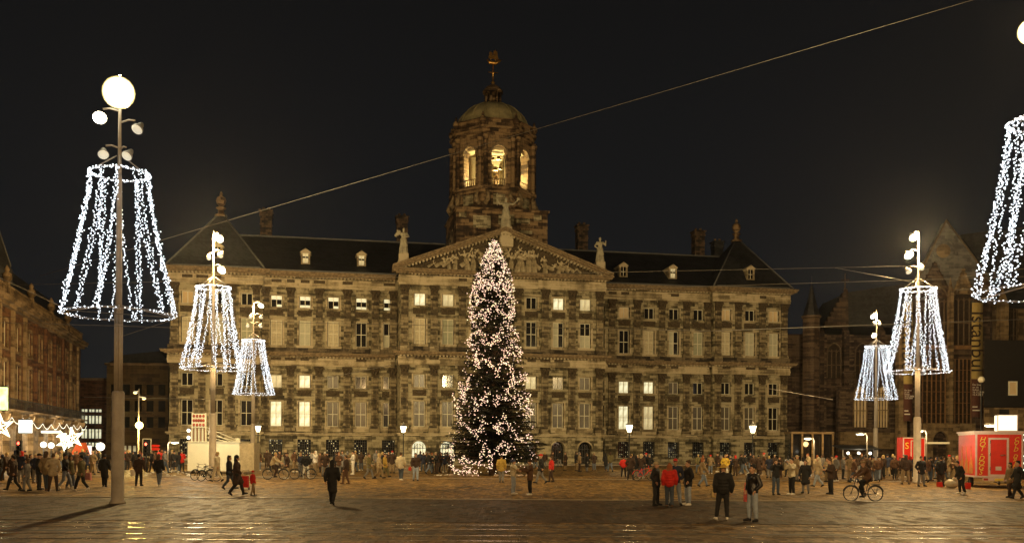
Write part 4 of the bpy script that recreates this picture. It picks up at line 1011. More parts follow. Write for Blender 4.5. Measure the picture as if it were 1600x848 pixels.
for xa in (180, 185.5, 193, 200.5, 208):
    p, q = W(xa, 703, 141.9), W(xa + 4.2, 723, 141.9); cx, hw_, hh = (p.x + q.x) / 2 - o.location.x, (q.x - p.x) / 2, p.z - q.z
    g = MB(); g.box(-hw_, hw_, -.06, -.004, 0, hh); g.build('lit_window', M['glass_mid'], o, (cx, 0, q.z))
for k in range(5):
    for j in range(3):
        g = MB(); g.box(-.5, .5, -.05, -.004, 0, 1.6); wn = g.build('window', M['glass_dark'], o, (-w + 1.2 + k * 1.75, 0, 4.6 + j * 2.4))
        f = MB(); f.box(-.6, .6, -.12, -.002, -.14, -.004); f.box(-.6, .6, -.12, -.002, 1.604, 1.74); f.build('window_frame', M['olive'], wn)
o, w, h = block('street_building', 60, 118, 175, 640, 12, M['lbrick'], 'far low building at the end of the left street')

# signs, stars, lamps in the left street
def at_z(px, py, Z): return W(px, py, Z)
def star_sign(px, py, Z, r, label, pts=5, tilt=0.):
    o = empty('star_light', W(px, py, Z), 0, label, 'star light'); P = []
    for k in range(pts * 2): a = math.pi / pts * k + math.pi / 2 + tilt; q = r if k % 2 == 0 else r * .36; P.append((q * math.cos(a), q * math.sin(a)))
    mb = MB(); Q = [(a, 0, b_) for a, b_ in P]; mb.tube(Q + Q[:1], .06, 6, False)
    for a, b_ in P[::2]: mb.tube([(0, -.02, 0), (a * .9, -.02, b_ * .9)], .045, 5)
    mb.build('star_tubes', M['star'], o)
    mb = MB(); mb.tube([(0, .1, 0), (0, 1.6, .2)], .04, 5); mb.tube([(0, .1, -r * .3), (0, 1.6, .2)], .03, 5); mb.build('bracket', M['black'], o)
    return o
star_sign(114, 692, 92, 1.05, 'biggest glowing star decoration above the shoppers in the left street', 5, .2)
star_sign(101, 700, 96, .85, 'smaller glowing star decoration just left of the biggest star', 5, .6)
star_sign(96, 688, 99, .55, 'smallest glowing star decoration, farthest left of the three together', 4, .3)
star_sign(1, 676, 80, 1.1, 'glowing star decoration cut off by the left edge', 5, .1)
def box_sign(px, py, Z, w, h, m, label, name='light_box'):
    o = empty(name, W(px, py, Z), 0, label, 'illuminated sign'); mb = MB(); mb.box(-w, w, -.22, .22, -h, h); mb.build('sign_face', m, o)
    mb = MB(); mb.box(-w - .05, w + .05, -.18, .18, h + .002, h + .07); mb.box(-w - .05, w + .05, -.18, .18, -h - .07, -h - .002); mb.tube([(0, .1, h + .07), (-.5, 1.8, h + .3)], .04, 5); mb.build('sign_frame', M['black'], o)
    return o
for k, (s0_, s1_, zz_) in enumerate(((-58, -40, 4.7), (-40, -22, 4.4), (-22, -3, 4.6))):
    mb = MB(); ps = []
    for j in range(60): t = j / 59; ps.append((s0_ + (s1_ - s0_) * t, -1.25, zz_ - .55 * abs(math.sin(t * math.pi * 4))))
    mb.tube(ps, .012, 4); mb.mi = 1
    for q in ps: ico(mb, (q[0], q[1], q[2] - .06), .032)
    o = mb.build('bulb_festoon', [M['cable'], M['globe']]); o.matrix_basis = LB.matrix_basis.copy(); tag(o, ['string of small bulbs under the balcony at the left edge', 'string of small bulbs under the balcony, middle stretch', 'string of small bulbs under the balcony nearest its far corner'][k], 'light string', 'bulb strings under the balcony')
box_sign(39.5, 675, 84, .50, .56, M['sign_white'], 'white glowing light box sign on the shop arcade')
box_sign(4, 632, 80, .30, .95, M['sign_green'], 'upright greenish neon sign at the left edge')
box_sign(80, 683, 90, .85, .09, M['sign_white'], 'thin white strip sign above the shops')
box_sign(139, 711, 100, .2, .5, emit('pinkish_light_box', (1, .8, .75), 1.3), 'small pinkish lit panel at the far end of the left street')
o = empty('awning', W(126, 709, 97), 0, 'orange awning beneath the biggest glowing star', 'awning')
mb = MB(); mb.prism([(-.8, -.55), (.75, -.55), (.35, .65), (-.15, .6)], -.5, .5, 'y'); mb.build('canvas', M['awning'], o); mb = MB(); mb.box(-.85, .8, -.55, -.5, -.75, -.553); mb.build('valance', M['white'], o)
def globe_post(px, py, Z, r, m, label, cat='street lamp'):
    p = W(px, py, Z); o = empty('globe_lamp', (p.x, Z, 0), 0, label, cat)
    mb = MB(); mb.lathe([(.09, 0), (.07, .8), (.045, p.z - r)], 0, 0, 0, 8); mb.build('post', M['black'], o)
    mb = MB(); mb.ball((0, 0, p.z), r, 14, 9); mb.build('globe', m, o); return o
globe_post(68, 703, 88, .27, M['globe'], 'left one of a pair of white globe lamps in the left street'); globe_post(80, 704, 91, .28, M['globe'], 'right one of a pair of white globe lamps in the left street')
globe_post(157, 705, 84, .36, M['globe'], 'flattened white lamp on a post beside the nearest left mast')
# sodium lamp with two spot heads above
p = W(218, 671, 88); o = empty('street_lamp', (p.x, 88, 0), 0, 'glaring yellow street lamp in the gap left of the palace', 'street lamp')
mb = MB(); mb.lathe([(.11, 0), (.08, 1.5), (.05, W(218, 614, 88).z)], -.1, 0, 0, 8); mb.build('post', M['mast'], o)
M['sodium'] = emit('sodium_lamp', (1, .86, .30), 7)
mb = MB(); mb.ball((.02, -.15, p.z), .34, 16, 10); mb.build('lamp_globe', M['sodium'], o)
for dx, yy in ((-.35, 620), (.35, 629)):
    z = W(218, yy, 88).z; mb = MB(); mb.tube([(-.1, 0, z + .15), (dx, 0, z + .1)], .03, 5); mb.ball((dx + .05 * (1 if dx > 0 else -1), -.05, z), .17, 10, 6, (1.2, 1, .8)); mb.build('spot_head', M['lens_off'], o)
lamp('sodium_light', (p.x, 87.2, p.z), 2600, (1, .70, .20), .45)
def traffic_light(px, py, Z, label, plate=False):
    p = W(px, py, Z); o = empty('traffic_light', (p.x, Z, 0), 0, label, 'traffic light')
    mb = MB(); mb.lathe([(.07, 0), (.055, p.z - .4)], 0, 0, 0, 8); mb.build('post', M['black'], o)
    mb = MB(); mb.box(-.17, .17, -.1, .1, p.z - .5, p.z + .5); mb.build('signal_head', M['black'], o)
    for k, m in enumerate((M['redlamp'], M['glass_dark'], M['glass_dark'])):
        mb = MB(); mb.ball((0, -.1, p.z + .3 - .3 * k), .11, 10, 6, (1, .4, 1)); mb.build('signal_lens', m, o)
        mb = MB(); mb.tube([(0, -.1, p.z + .3 - .3 * k), (0, -.26, p.z + .3 - .3 * k)], .13, 10, False); mb.build('visor', M['black'], o)
    if plate:
        mb = MB(); mb.box(-.36, .36, .101, .14, p.z - .75, p.z + .75); mb.build('backplate', M['black'], o)
        mb = MB(); a, b_, t = .36, .75, .05
        mb.box(-a, a, .06, .1, p.z - b_, p.z - b_ + t); mb.box(-a, a, .06, .1, p.z + b_ - t, p.z + b_); mb.box(-a, -a + t, .06, .1, p.z - b_ + t, p.z + b_ - t); mb.box(a - t, a, .06, .1, p.z - b_ + t, p.z + b_ - t); mb.build('white_border', M['white'], o)
    return o
traffic_light(30.5, 708, 66, 'traffic light showing red before the left shops')
traffic_light(229, 706, 78, 'traffic light with a white-edged backplate showing red, beside the yellow lamp', True)
p = W(241, 705, 79); o = empty('direction_sign', (p.x, 79, 0), 0, 'small red and white direction sign right of the traffic light', 'sign')
mb = MB(); mb.lathe([(.04, 0), (.04, p.z + .3)], -.5, 0, 0, 6); mb.build('post', M['black'], o)
for dz in (.02, -.24):
    mb = MB(); mb.prism([(-.5, p.z + dz), (.35, p.z + dz), (.5, p.z + dz + .1), (.35, p.z + dz + .2), (-.5, p.z + dz + .2)], -.03, .03, 'y'); mb.build('arrow_board', M['red'], o)

# ================================================================== THE CHURCH ON THE RIGHT
CH_ = empty('church', (0, 0, 0), 0, 'dark gothic brick church on the right with a tall pointed gable and traceried window', 'church')
ZC = 124.
def P2(px, py, Z=ZC): v = W(px, py, Z); return (v.x, v.z)
def gothic_window(cx, z0, z1, w, y, n=3, m='leaded', wood='band', parent=CH_):
    sp = z1 - w * 1.25; f = MB(); arc = arc_pts(-w, w, sp - z0, 12, .55)
    o_ = MB(); o_.prism([(-w, 0)] + arc + [(w, 0)], 0, .06, 'y'); win = o_.build('gothic_window', M[m], parent, (cx, y, z0))
    for k in range(n): x = -w + 2 * w * (k + 1) / (n + 1); f.box(x - .06, x + .06, -.10, -.003, 0, sp - z0 + .5)
    f.box(-w, w, -.11, -.006, (sp - z0) * .5, (sp - z0) * .5 + .12)
    for a, b_ in zip(arc[:-1], arc[1:]): f.tube([(a[0], -.1, a[1]), (b_[0], -.1, b_[1])], .11, 5)
    f.tube([(-w, -.1, 0), (-w, -.1, sp - z0)], .1, 5); f.tube([(w, -.1, 0), (w, -.1, sp - z0)], .1, 5)
    h = sp - z0
    for k in range(n + 1):
        xa = -w + 2 * w * k / (n + 1); xb = -w + 2 * w * (k + 1) / (n + 1); q = arc_pts(xa, xb, h - .1, 6, .4)
        f.tube([(t[0], -.08, t[1]) for t in q], .05, 4, False)
    f.build('tracery', M[wood], win); return win
def slab(name, pts, Z0, Z1, m, parent=CH_): mb = MB(); mb.prism(pts, Z0, Z1, 'y'); return mb.build(name, m, parent)
# nave with its steep dark roof, stripes of stone, turret and stepped gable
slab('nave_wall', [P2(1236, 728), P2(1236, 505), P2(1460, 505), P2(1460, 728)], ZC + 8, ZC + 12, M['church'])
slab('roof', [P2(1286, 504, ZC + 9), P2(1322, 450, ZC + 9), P2(1460, 428, ZC + 9), P2(1460, 504, ZC + 9)], ZC + 9, ZC + 20, M['slate'])
st = [(1284, 506)]
for k in range(7): x = 1287 + k * 4.4; y = 496 - k * 7.4; st += [(x, y + 7.4 if k else 506), (x, y)]
st += [(1322, 445), (1324, 506)]
slab('stepped_gable', [P2(x, y, ZC + 7.4) for x, y in st], ZC + 7.4, ZC + 8.2, M['church'])
mb = MB(); a = W(1317.5, 446, ZC + 7.6); mb.lathe([(.2, -.6), (.25, 0), (.1, .3), (.07, 2.2)], a.x, a.y, a.z, 6); mb.box(a.x - .55, a.x + .55, a.y - .06, a.y + .06, a.z + 1.2, a.z + 1.38); mb.build('cross_finial', M['church'], CH_)
b_ = W(1267, 728, ZC + 4); zt_, zb_ = W(0, 444, ZC + 4).z, W(0, 500, ZC + 4).z
mb = MB(); mb.lathe([(1.15, 0), (1.15, zb_), (1.35, zb_ + .1), (1.35, zb_ + .4), (1.0, zb_ + .45)], b_.x, ZC + 4, 0, 8, False); mb.build('stair_turret', M['church'], CH_)
mb = MB(); mb.lathe([(1.15, zb_ + .42), (.6, (zt_ + zb_) / 2), (.05, zt_), (.03, zt_ + .9)], b_.x, ZC + 4, 0, 8, False); mb.build('turret_spire', M['slate'], CH_)
for k in range(17):
    y = 516 + k * 9.5
    for xa, xb in ((1282, 1290), (1312, 1332), (1358, 1392)):
        p, q = P2(xa, y, ZC + 8), P2(xb, y + 2.2, ZC + 8); mb = MB(); mb.box(p[0], q[0], ZC + 7.93, ZC + 7.998, q[1], p[1]); mb.build('stone_band', M['band'], CH_)
for px_ in (1301, 1345):
    c = P2(px_, 620, ZC + 8); t = P2(px_, 532, ZC + 8)
    gothic_window(c[0], P2(0, 592, ZC + 8)[1], t[1], .95, ZC + 7.85, 2)
for px_ in (1283, 1322, 1378):
    c = P2(px_, 700, ZC + 7); mb = MB(); mb.box(c[0] - .35, c[0] + .35, ZC + 6.9, ZC + 7.99, 0, P2(0, 520, ZC + 7)[1]); mb.prism([(ZC + 6.9, P2(0, 520, ZC + 7)[1] + .003), (ZC + 7.99, P2(0, 520, ZC + 7)[1] + .003), (ZC + 7.99, P2(0, 510, ZC + 7)[1])], c[0] - .35, c[0] + .35, 'x'); mb.build('buttress', M['church'], CH_)
# low front range with tall barred openings and banded brick
p0, p1 = P2(1296, 600, ZC), P2(1398, 600, ZC)
slab('aisle_wall', [P2(1318, 728), P2(1318, 596), P2(1412, 596), P2(1412, 728)], ZC + 2, ZC + 3, M['church'])
mb = MB()
for k in range(20): x = P2(1320 + k * 4.6, 0)[0]; mb.lathe([(.05, 0), (.05, .9)], x, ZC + 2.3, p0[1] + .3, 5)
mb.box(P2(1318, 0)[0], P2(1410, 0)[0], ZC + 2.2, ZC + 2.4, P2(0, 596)[1] + 1.2, P2(0, 596)[1] + 1.35); tag(mb.build('parapet_balustrade', M['church'], CH_), kind='stuff')
for xa, xb in ((1337, 1358), (1374, 1392)):
    gothic_window((P2(xa, 0)[0] + P2(xb, 0)[0]) / 2, P2(0, 668)[1], P2(0, 604)[1], (P2(xb, 0)[0] - P2(xa, 0)[0]) / 2, ZC + 1.92, 3, 'glass_dim', 'chtan')
for k in range(9):
    for xa, xb in ((1320, 1333), (1361, 1371), (1395, 1409)):
        p, q = P2(xa, 604 + k * 8), P2(xb, 606 + k * 8); mb = MB(); mb.box(p[0], q[0], ZC + 1.94, ZC + 1.998, q[1], p[1]); mb.build('stone_band', M['band'], CH_)
slab('plinth_wall', [P2(1318, 694), P2(1318, 668), P2(1412, 668), P2(1412, 694)], ZC + 1.2, ZC + 1.9, M['chtan'])
# transept: gable, great window, buttresses
ZG = 118.
gp = lambda x, y: P2(x, y, ZG)
slab('gable_wall', [gp(1412, 728), gp(1412, 468), gp(1474, 338), gp(1545, 430), gp(1545, 728)], ZG, ZG + 1.2, M['gable'])
slab('transept_wall', [gp(1412, 728), gp(1412, 462), gp(1545, 462), gp(1545, 728)], ZG - .4, ZG - .003, M['church'])
mb = MB(); a, b_ = gp(1474, 336), gp(1547, 432); c = gp(1410, 470)
mb.tube([(c[0], ZG - .1, c[1]), (a[0], ZG - .1, a[1]), (b_[0], ZG - .1, b_[1])], .16, 5)
mb.build('gable_coping', M['band'], CH_)
mb = MB(); r0, r1, r2 = gp(1474, 338), gp(1545, 430), gp(1412, 468)
n = len(mb.v); mb.v += [(r0[0], ZG + 1.2, r0[1]), (r1[0], ZG + 1.2, r1[1]), (r0[0] + 9, ZG + 26, r0[1]), (r1[0] + 9, ZG + 26, r1[1]), (r2[0], ZG + 1.2, r2[1]), (r2[0] + 9, ZG + 26, r2[1])]
mb.face([0, 1, 3, 2]); mb.face([4, 0, 2, 5]); mb.face([4, 5, 3, 1]); mb.face([0, 4, 1]); mb.face([2, 3, 5]); mb.build('roof', M['slate'], CH_)
c = gp(1470, 384); mb = MB()
mb.prism([(.85 * math.cos(math.pi * k / 10), .85 * math.sin(math.pi * k / 10)) for k in range(20)], -.12, -.003, 'y'); mb.build('round_medallion', M['chtan'], CH_, (c[0], ZG, c[1]))
mb = MB(); mb.tube([(1.35 * math.cos(math.pi * k / 12), -.03, 1.35 * math.sin(math.pi * k / 12)) for k in range(25)], .09, 6, False); mb.build('medallion_ring', M['gable'], CH_, (c[0], ZG, c[1]))
for xa, xb, yt, yb in ((1425, 1482, 404, 458), (1483, 1514, 414, 452)):  # the crocketed gablets over the windows
    a, b_, t = gp(xa, yb), gp(xb, yb), gp((xa + xb) / 2, yt); mb = MB()
    mb.tube([(a[0], ZG - .6, a[1]), (t[0], ZG - .6, t[1]), (b_[0], ZG - .6, b_[1])], .2, 5)
    mb.prism([a, b_, t], ZG - .6, ZG - .41, 'y')
    for k in range(6):
        for u, v in ((a, t), (b_, t)): s = (k + .5) / 6; mb.ball((u[0] + (v[0] - u[0]) * s, ZG - .62, u[1] + (v[1] - u[1]) * s + .2), .16, 6, 4)
    mb.build('gablet', M['chtan'] if xa > 1450 else M['church'], CH_)
c0, c1 = gp(1450, 0)[0], gp(1513, 0)[0]
gothic_window(gp(1497, 0)[0], gp(0, 540)[1], gp(0, 452)[1], (gp(1514, 0)[0] - gp(1480, 0)[0]) / 2, ZG - .55, 3)
gothic_window(gp(1455, 0)[0], gp(0, 540)[1], gp(0, 452)[1], (gp(1474, 0)[0] - gp(1436, 0)[0]) / 2, ZG - .55, 4)
mb = MB(); mb.box(gp(1434, 0)[0], gp(1515, 0)[0], ZG - .9, ZG - .41, gp(0, 547)[1], gp(0, 541)[1]); mb.build('transom_beam', M['brownwood'], CH_)
for xa, xb in ((1437, 1473), (1481, 1513)):
    m_ = MB(); p, q = gp(xa, 553), gp(xb, 655); m_.box(p[0], q[0], ZG - .5, ZG - .41, q[1], p[1]); wn = m_.build('lower_window', M['leaded'], CH_)
    f = MB()
    for k in range(6): x = p[0] + (q[0] - p[0]) * k / 5; f.box(x - .06, x + .06, ZG - .62, ZG - .503, q[1], p[1])
    for k in range(7): z = q[1] + (p[1] - q[1]) * k / 6; f.box(p[0], q[0], ZG - .6, ZG - .506, z - .03, z + .03)
    f.build('mullions', M['brownwood'], wn)
for xa, xb, yt, m_ in ((1395, 1409, 520, 'chtan'), (1413, 1430, 470, 'church'), (1474, 1480, 455, 'chtan'), (1514, 1536, 440, 'church'), (1551, 1565, 470, 'chtan')):
    p, q = gp(xa, yt), gp(xb, 728); mb = MB(); mb.box(p[0], q[0], ZG - 1.6, ZG - .42, 0, p[1]); w_ = (q[0] - p[0]) / 2; mb.taper(p[0], q[0], ZG - 1.6, ZG - .42, p[1] + .003, p[1] + 2.2, .05); mb.build('buttress', M[m_], CH_)
a_, b_ = gp(1455, 704), gp(1478, 728); mb = MB()
mb.arch_wall(gp(1430, 0)[0], gp(1515, 0)[0], 0, gp(0, 662)[1], gp(1446, 0)[0], gp(1470, 0)[0], 0, gp(0, 690)[1], ZG - 1.4, ZG - .9, 10, .4); mb.build('portal_wall', M['chtan'], CH_)
# right-hand block
slab('choir_wall', [gp(1545, 728), gp(1545, 400), gp(1760, 380), gp(1760, 728)], ZG + 1.5, ZG + 3, M['chtan'])
slab('roof', [gp(1540, 405), gp(1500, 356), gp(1760, 320), gp(1760, 470), gp(1566, 470)], ZG + .8, ZG + 1.4, M['slate'])
gothic_window(gp(1582, 0)[0], gp(0, 560)[1], gp(0, 474)[1], .75, ZG + 1.3, 3)
gothic_window(gp(1618, 0)[0], gp(0, 560)[1], gp(0, 474)[1], 1.1, ZG + 1.3, 3)
# black flat-roofed building before the choir, beige below
o = empty('low_building', (0, 0, 0), 0, 'black boarded upper storey over a beige wall at the right edge, with one white-framed window', 'building')
ZL = 100.; lp_ = lambda x, y: P2(x, y, ZL)
p, q = lp_(1536, 522), lp_(1700, 626); mb = MB(); mb.prism([(p[0], ZL), (q[0], ZL), (q[0] + 4, ZL + 8), (p[0] + 4.2, ZL + 8)], q[1], p[1], 'z'); mb.build('boarded_storey', mat('black_boards', (.010, .008, .007), .7, var=.4), o)
mb = MB(); mb.prism([(p[0] + .1, ZL + .2), (q[0] + .2, ZL + .2), (q[0] + 4, ZL + 8), (p[0] + 4.3, ZL + 8)], 0, q[1] - .003, 'z'); mb.build('ground_wall', M['chtan'], o)
mb = MB(); a, b_ = lp_(1574, 586), lp_(1588, 608); t = .13
mb.box(a[0], b_[0], ZL - .1, ZL - .003, b_[1], b_[1] + t); mb.box(a[0], b_[0], ZL - .1, ZL - .003, a[1] - t, a[1]); mb.box(a[0], a[0] + t, ZL - .1, ZL - .003, b_[1] + t, a[1] - t); mb.box(b_[0] - t, b_[0], ZL - .1, ZL - .003, b_[1] + t, a[1] - t)
wn = mb.build('window', M['frame'], o); mb = MB(); mb.box(a[0] + t, b_[0] - t, ZL - .03, ZL - .004, b_[1] + t, a[1] - t); mb.build('pane', M['glass_dim'], wn)
mb = MB(); a, b_ = lp_(1562, 630), lp_(1577, 640); mb.box(a[0], b_[0], ZL + .1, ZL + .197, b_[1], a[1]); mb.build('vent_grille', M['iron'], o)
for xa in (1548, 1600):
    mb = MB(); a, b_ = lp_(xa, 660), lp_(xa + 14, 720); mb.box(a[0], b_[0], ZL + .1, ZL + .197, 0, a[1]); mb.build('door', M['brownwood'], o)

# banners
M['banner_gold'] = mat('mustard_banner_cloth', (.42, .31, .10), .8, var=.15, scale=1.5)
M['banner_brown'] = mat('dark_maroon_banner_cloth', (.10, .035, .022), .8, var=.2, scale=1.5)
M['ink'] = mat('dark_brown_ink', (.03, .015, .01), .8, bump=0, var=.1)
M['ink_white'] = mat('white_ink', (.80, .74, .66), .8, bump=0, var=.05)
def banner(xa, xb, yt, ym, yb, Z, label):
    p, q, r_ = W(xa, yt, Z), W(xb, ym, Z), W(xb, yb, Z); w = (q.x - p.x) / 2; cx = (p.x + q.x) / 2
    o = empty('banner', (cx, Z, r_.z), 0, label, 'banner'); H1, H2 = p.z - r_.z, q.z - r_.z
    def cloth(z0, z1):
        mb = MB(); n = 14; nn = len(mb.v)
        for i in range(n + 1):
            z = z0 + (z1 - z0) * i / n; y = .03 * math.sin(i * 1.3)
            for y2 in (y, y + .02): mb.v += [(-w, y2, z), (w, y2 + .01, z)]
        for i in range(n):
            a = nn + i * 4; mb.face([a, a + 1, a + 5, a + 4], True); mb.face([a + 3, a + 2, a + 6, a + 7], True); mb.face([a + 2, a, a + 4, a + 6]); mb.face([a + 1, a + 3, a + 7, a + 5])
        return mb
    cloth(H2 + .002, H1).build('gold_cloth', M['banner_gold'], o); cloth(0, H2).build('maroon_cloth', M['banner_brown'], o)
    mb = MB(); mb.tube([(-w - .1, .02, H1 + .04), (w + .1, .02, H1 + .04)], .05, 6); mb.build('rod', M['iron'], o)
    me = text_mesh('Istanbul', (H1 - H2) / 4.05 * 1.05, .01, spacing=1.0); me.materials.append(M['ink'])
    t = put('lettering', me, o, (.02, -.07, (H1 + H2) / 2 - .05)); t.matrix_local = Matrix.Translation((.0, -.08, (H1 + H2) / 2 - .1)) @ Matrix.Rotation(R(90), 4, 'X') @ Matrix.Rotation(R(-90), 4, 'Z')
    me = text_mesh('De Stad\nen de\nSultan\n16.12.2006\n15.4.2007', w * .50, .01, align='LEFT'); me.materials.append(M['ink_white'])
    t = put('lettering', me, o); t.matrix_local = Matrix.Translation((-w * .88, -.08, H2 * .72)) @ Matrix.Rotation(R(90), 4, 'X')
    for k, ww in enumerate((.9, 1.3)):
        mb = MB(); mb.box(-w * .85, -w * .85 + w * ww, -.09, -.07, H2 * (.26 - .09 * k), H2 * (.26 - .09 * k) + .14); mb.build('small_print', M['ink_white'], o)
    return o
banner(1516, 1534, 464, 583, 643, 115.6, 'tall mustard banner reading Istanbul, right of the great church window')
banner(1410, 1424.5, 464, 592, 650, 114.5, 'tall mustard Istanbul banner half hidden behind the right light cone')

# kiosks and small structures before the church
o = empty('timber_kiosk', (W(1266, 0, 112).x, 112, 0), 0, 'long golden timber kiosk with a flat roof before the church turret', 'kiosk'); a = W(1236, 677, 112).x - o.location.x
zt_ = W(0, 676, 112).z
mb = MB(); mb.box(a, -a, 0, 3, zt_ - .25, zt_); mb.build('flat_roof', M['chtan'], o); mb = MB(); mb.box(a + .1, -a - .1, .6, 2.9, 0, zt_ - .253); mb.build('timber_wall', M['glass_dark'], o)
for k in range(5): x = a + .15 + (-2 * a - .3) * k / 4; mb = MB(); mb.box(x - .10, x + .10, .1, .25, 0, zt_ - .253); mb.build('post', M['chtan'], o)
lamp('kiosk_light', (W(1266, 0, 112).x, 110.5, 2.7), 140, (1, .6, .22), .3)
o = empty('market_stall', (W(1338, 0, 100).x, 100, 0), 0, 'food stall with glowing counter lights before the low church wall', 'market stall'); 
mb = MB(); mb.box(-1.9, 1.9, 0, 2, 0, 1.0); mb.build('counter', M['brownwood'], o); mb = MB(); mb.prism([(-.5, 2.2), (2.2, 2.6), (2.2, 2.5), (-.5, 2.1)], -2.1, 2.1, 'x'); mb.build('canopy', M['black'], o)
for x in (-1.8, 1.8): mb = MB(); mb.box(x - .04, x + .04, -.4, -.32, 0, 2.1); mb.build('post', M['mast'], o)
for k, x in enumerate((-1.2, -.1, 1.1)): mb = MB(); mb.ball((x, -.2, 1.75), .16, 10, 7); mb.build('stall_lamp', M['globe'], o)
lamp('stall_light', (o.location.x, 99, 1.8), 160, (1, .85, .6), .3)
def arm_lamp(px, py, Z, side, label):
    p = W(px, py, Z); o = empty('arm_lamp', (p.x - side * .55, Z, 0), 0, label, 'street lamp')
    mb = MB(); mb.tube([(0, 0, 0), (0, 0, p.z - .2), (side * .12, 0, p.z + .03), (side * .4, 0, p.z + .08)], [.07, .05, .045, .04], 8); mb.build('post', M['mast'], o)
    mb = MB(); mb.ball((side * .62, 0, p.z + .04), .36, 12, 7, (1.15, .6, .28)); mb.build('lamp_head', M['shade'], o)
    mb = MB(); mb.ball((side * .62, 0, p.z - .03), .30, 12, 7, (1.2, .6, .26)); mb.build('lamp_lens', M['lens_on2'], o)
    lamp('arm_lamp_light', (p.x, Z - .2, p.z - .25), 160, (1, .86, .55), .2); return o
M['lens_on2'] = emit('small_street_lamp_lens', (1, .92, .7), 5)
arm_lamp(1345, 671, 84, -1, 'street lamp with a flat oval head before the low church wall'); arm_lamp(1263, 679, 92, -1, 'street lamp with a flat oval head above the timber kiosk')
arm_lamp(1437, 665, 78, -1, 'street lamp with a flat oval head right of the tall right mast'); arm_lamp(1548, 655, 62, -1, 'street lamp with a pointed head left of the glowing box on the red trailer')
arm_lamp(272, 697, 84, 1, 'street lamp with a flat head just left of the white stall')
p = W(1534, 584, 66); globe_post(1532, 584, 90, .3, M['frame'], 'unlit round lamp on a slim pole before the church banner')

# ================================================================== TRAILERS AND STALLS
M['yellow'] = mat('yellow_lettering', (.85, .62, .08), .5, var=.05, bump=0)
M['trailer_trim'] = mat('pinkish_white_trim', (.70, .52, .46), .4, var=.1, bump=0)
M['flame'] = mat('orange_flame_paint', (.55, .20, .04), .45, var=.4, scale=2)
ZH = 57.5
def frame_rect(mb, x0, x1, z0, z1, t, y0, y1):
    mb.box(x0, x1, y0, y1, z0, z0 + t); mb.box(x0, x1, y0, y1, z1 - t, z1); mb.box(x0, x0 + t, y0, y1, z0 + t, z1 - t); mb.box(x1 - t, x1, y0, y1, z0 + t, z1 - t)
def wheel_mb(x, y, z, r, w, mb): 
    prof = [(r * .55, -w), (r * .95, -w), (r, -w * .6), (r, w * .6), (r * .95, w), (r * .55, w)]; n = len(mb.v)
    for pr, pz in prof:
        for k in range(18): a = 2 * math.pi * k / 18; mb.v.append((x + pz, y + pr * math.cos(a), z + pr * math.sin(a)))
    for i in range(5):
        for k in range(18): a = n + i * 18 + k; b_ = n + i * 18 + (k + 1) % 18; mb.face([a, b_, b_ + 18, a + 18], True)
c = W(1557, 0, ZH); T = empty('food_trailer', (c.x, ZH, 0), R(-13), 'red hot dog and cold drinks trailer with a door in its end, at the right', 'trailer')
wd, z0, z1, dp = 1.32, .62, 3.30, 4.4
mb = MB(); mb.box(-wd, wd, 0, dp, z0, z1); mb.build('body', M['red'], T)
mb = MB(); frame_rect(mb, -wd, wd, z0, z1, .10, -.05, -.003); mb.build('edge_trim', M['trailer_trim'], T)
mb = MB(); mb.box(-wd - .1, wd + .1, -.12, dp + .1, z1 + .003, z1 + .10); mb.build('roof', M['trailer_trim'], T)
mb = MB(); mb.box(-.48, .40, -.04, -.003, .78, 2.88); d = mb.build('door', M['red'], T); mb = MB(); frame_rect(mb, -.60, .52, .70, 3.0, .11, -.055, -.004); mb.build('door_frame', M['trailer_trim'], d); mb = MB(); mb.tube([(.05, -.09, 1.95), (.33, -.09, 1.98)], .03, 6); mb.tube([(.19, -.04, 1.96), (.19, -.09, 1.96)], .02, 6); mb.build('handle', M['chrome'], d)
for txt, x in (('HOT-DOGS', -.95), ('COLD DRINKS', .93)):
    step = 2.25 / len(txt)
    for k, ch in enumerate(txt):
        if ch == ' ': continue
        me = text_mesh(ch, .42 if len(txt) < 9 else .33, .008, shear=.35); me.materials.append(M['yellow']); t = put('letter', me, T)
        t.matrix_local = Matrix.Translation((x - k * .012, -.02, 2.98 - (k + .35) * step)) @ Matrix.Rotation(R(90), 4, 'X')
        t.data.vertices[0].co = t.data.vertices[0].co
mb = MB()                                                 # flames and a fold-up hatch on the side
for y0 in (.5, 1.7, 2.9):
    mb.prism([(y0, z0 + .2), (y0 + 1.0, z0 + .2), (y0 + .8, 1.6), (y0 + .6, 1.3), (y0 + .5, 2.5), (y0 + .3, 1.4), (y0 + .15, 1.7)], -wd - .03, -wd - .003, 'x')
mb.build('flame_panel', M['flame'], T)
mb = MB(); mb.box(-wd - .05, -wd - .002, .0, dp, z1 - .12, z1); mb.box(-wd - .05, -wd - .002, 0, dp, z0, z0 + .1); mb.build('side_trim', M['trailer_trim'], T)
for x in (-wd + .12, wd - .12):
    mb = MB(); wheel_mb(x, 1.6, .31, .31, .1, mb); tw_ = mb.build('wheel', M['tyre'], T); mb = MB(); mb.tube([(x - .08, 1.6, .31), (x + .08, 1.6, .31)], .18, 12); mb.build('rim', M['chrome'], tw_)
for z in (1.15, 2.0, 2.75): mb = MB(); mb.tube([(-.50, -.075, z - .09), (-.50, -.075, z + .09)], .028, 6); mb.build('hinge', M['chrome'], d)
mb = MB(); mb.box(-.2, .12, -.052, -.041, 1.05, 1.28); mb.build('sticker', M['trailer_trim'], d)
for x in (-.62, .56):
    mb = MB(); mb.box(x - .008, x + .008, -.012, -.0035, .72, 3.18); mb.build('panel_seam', M['flame'], T)
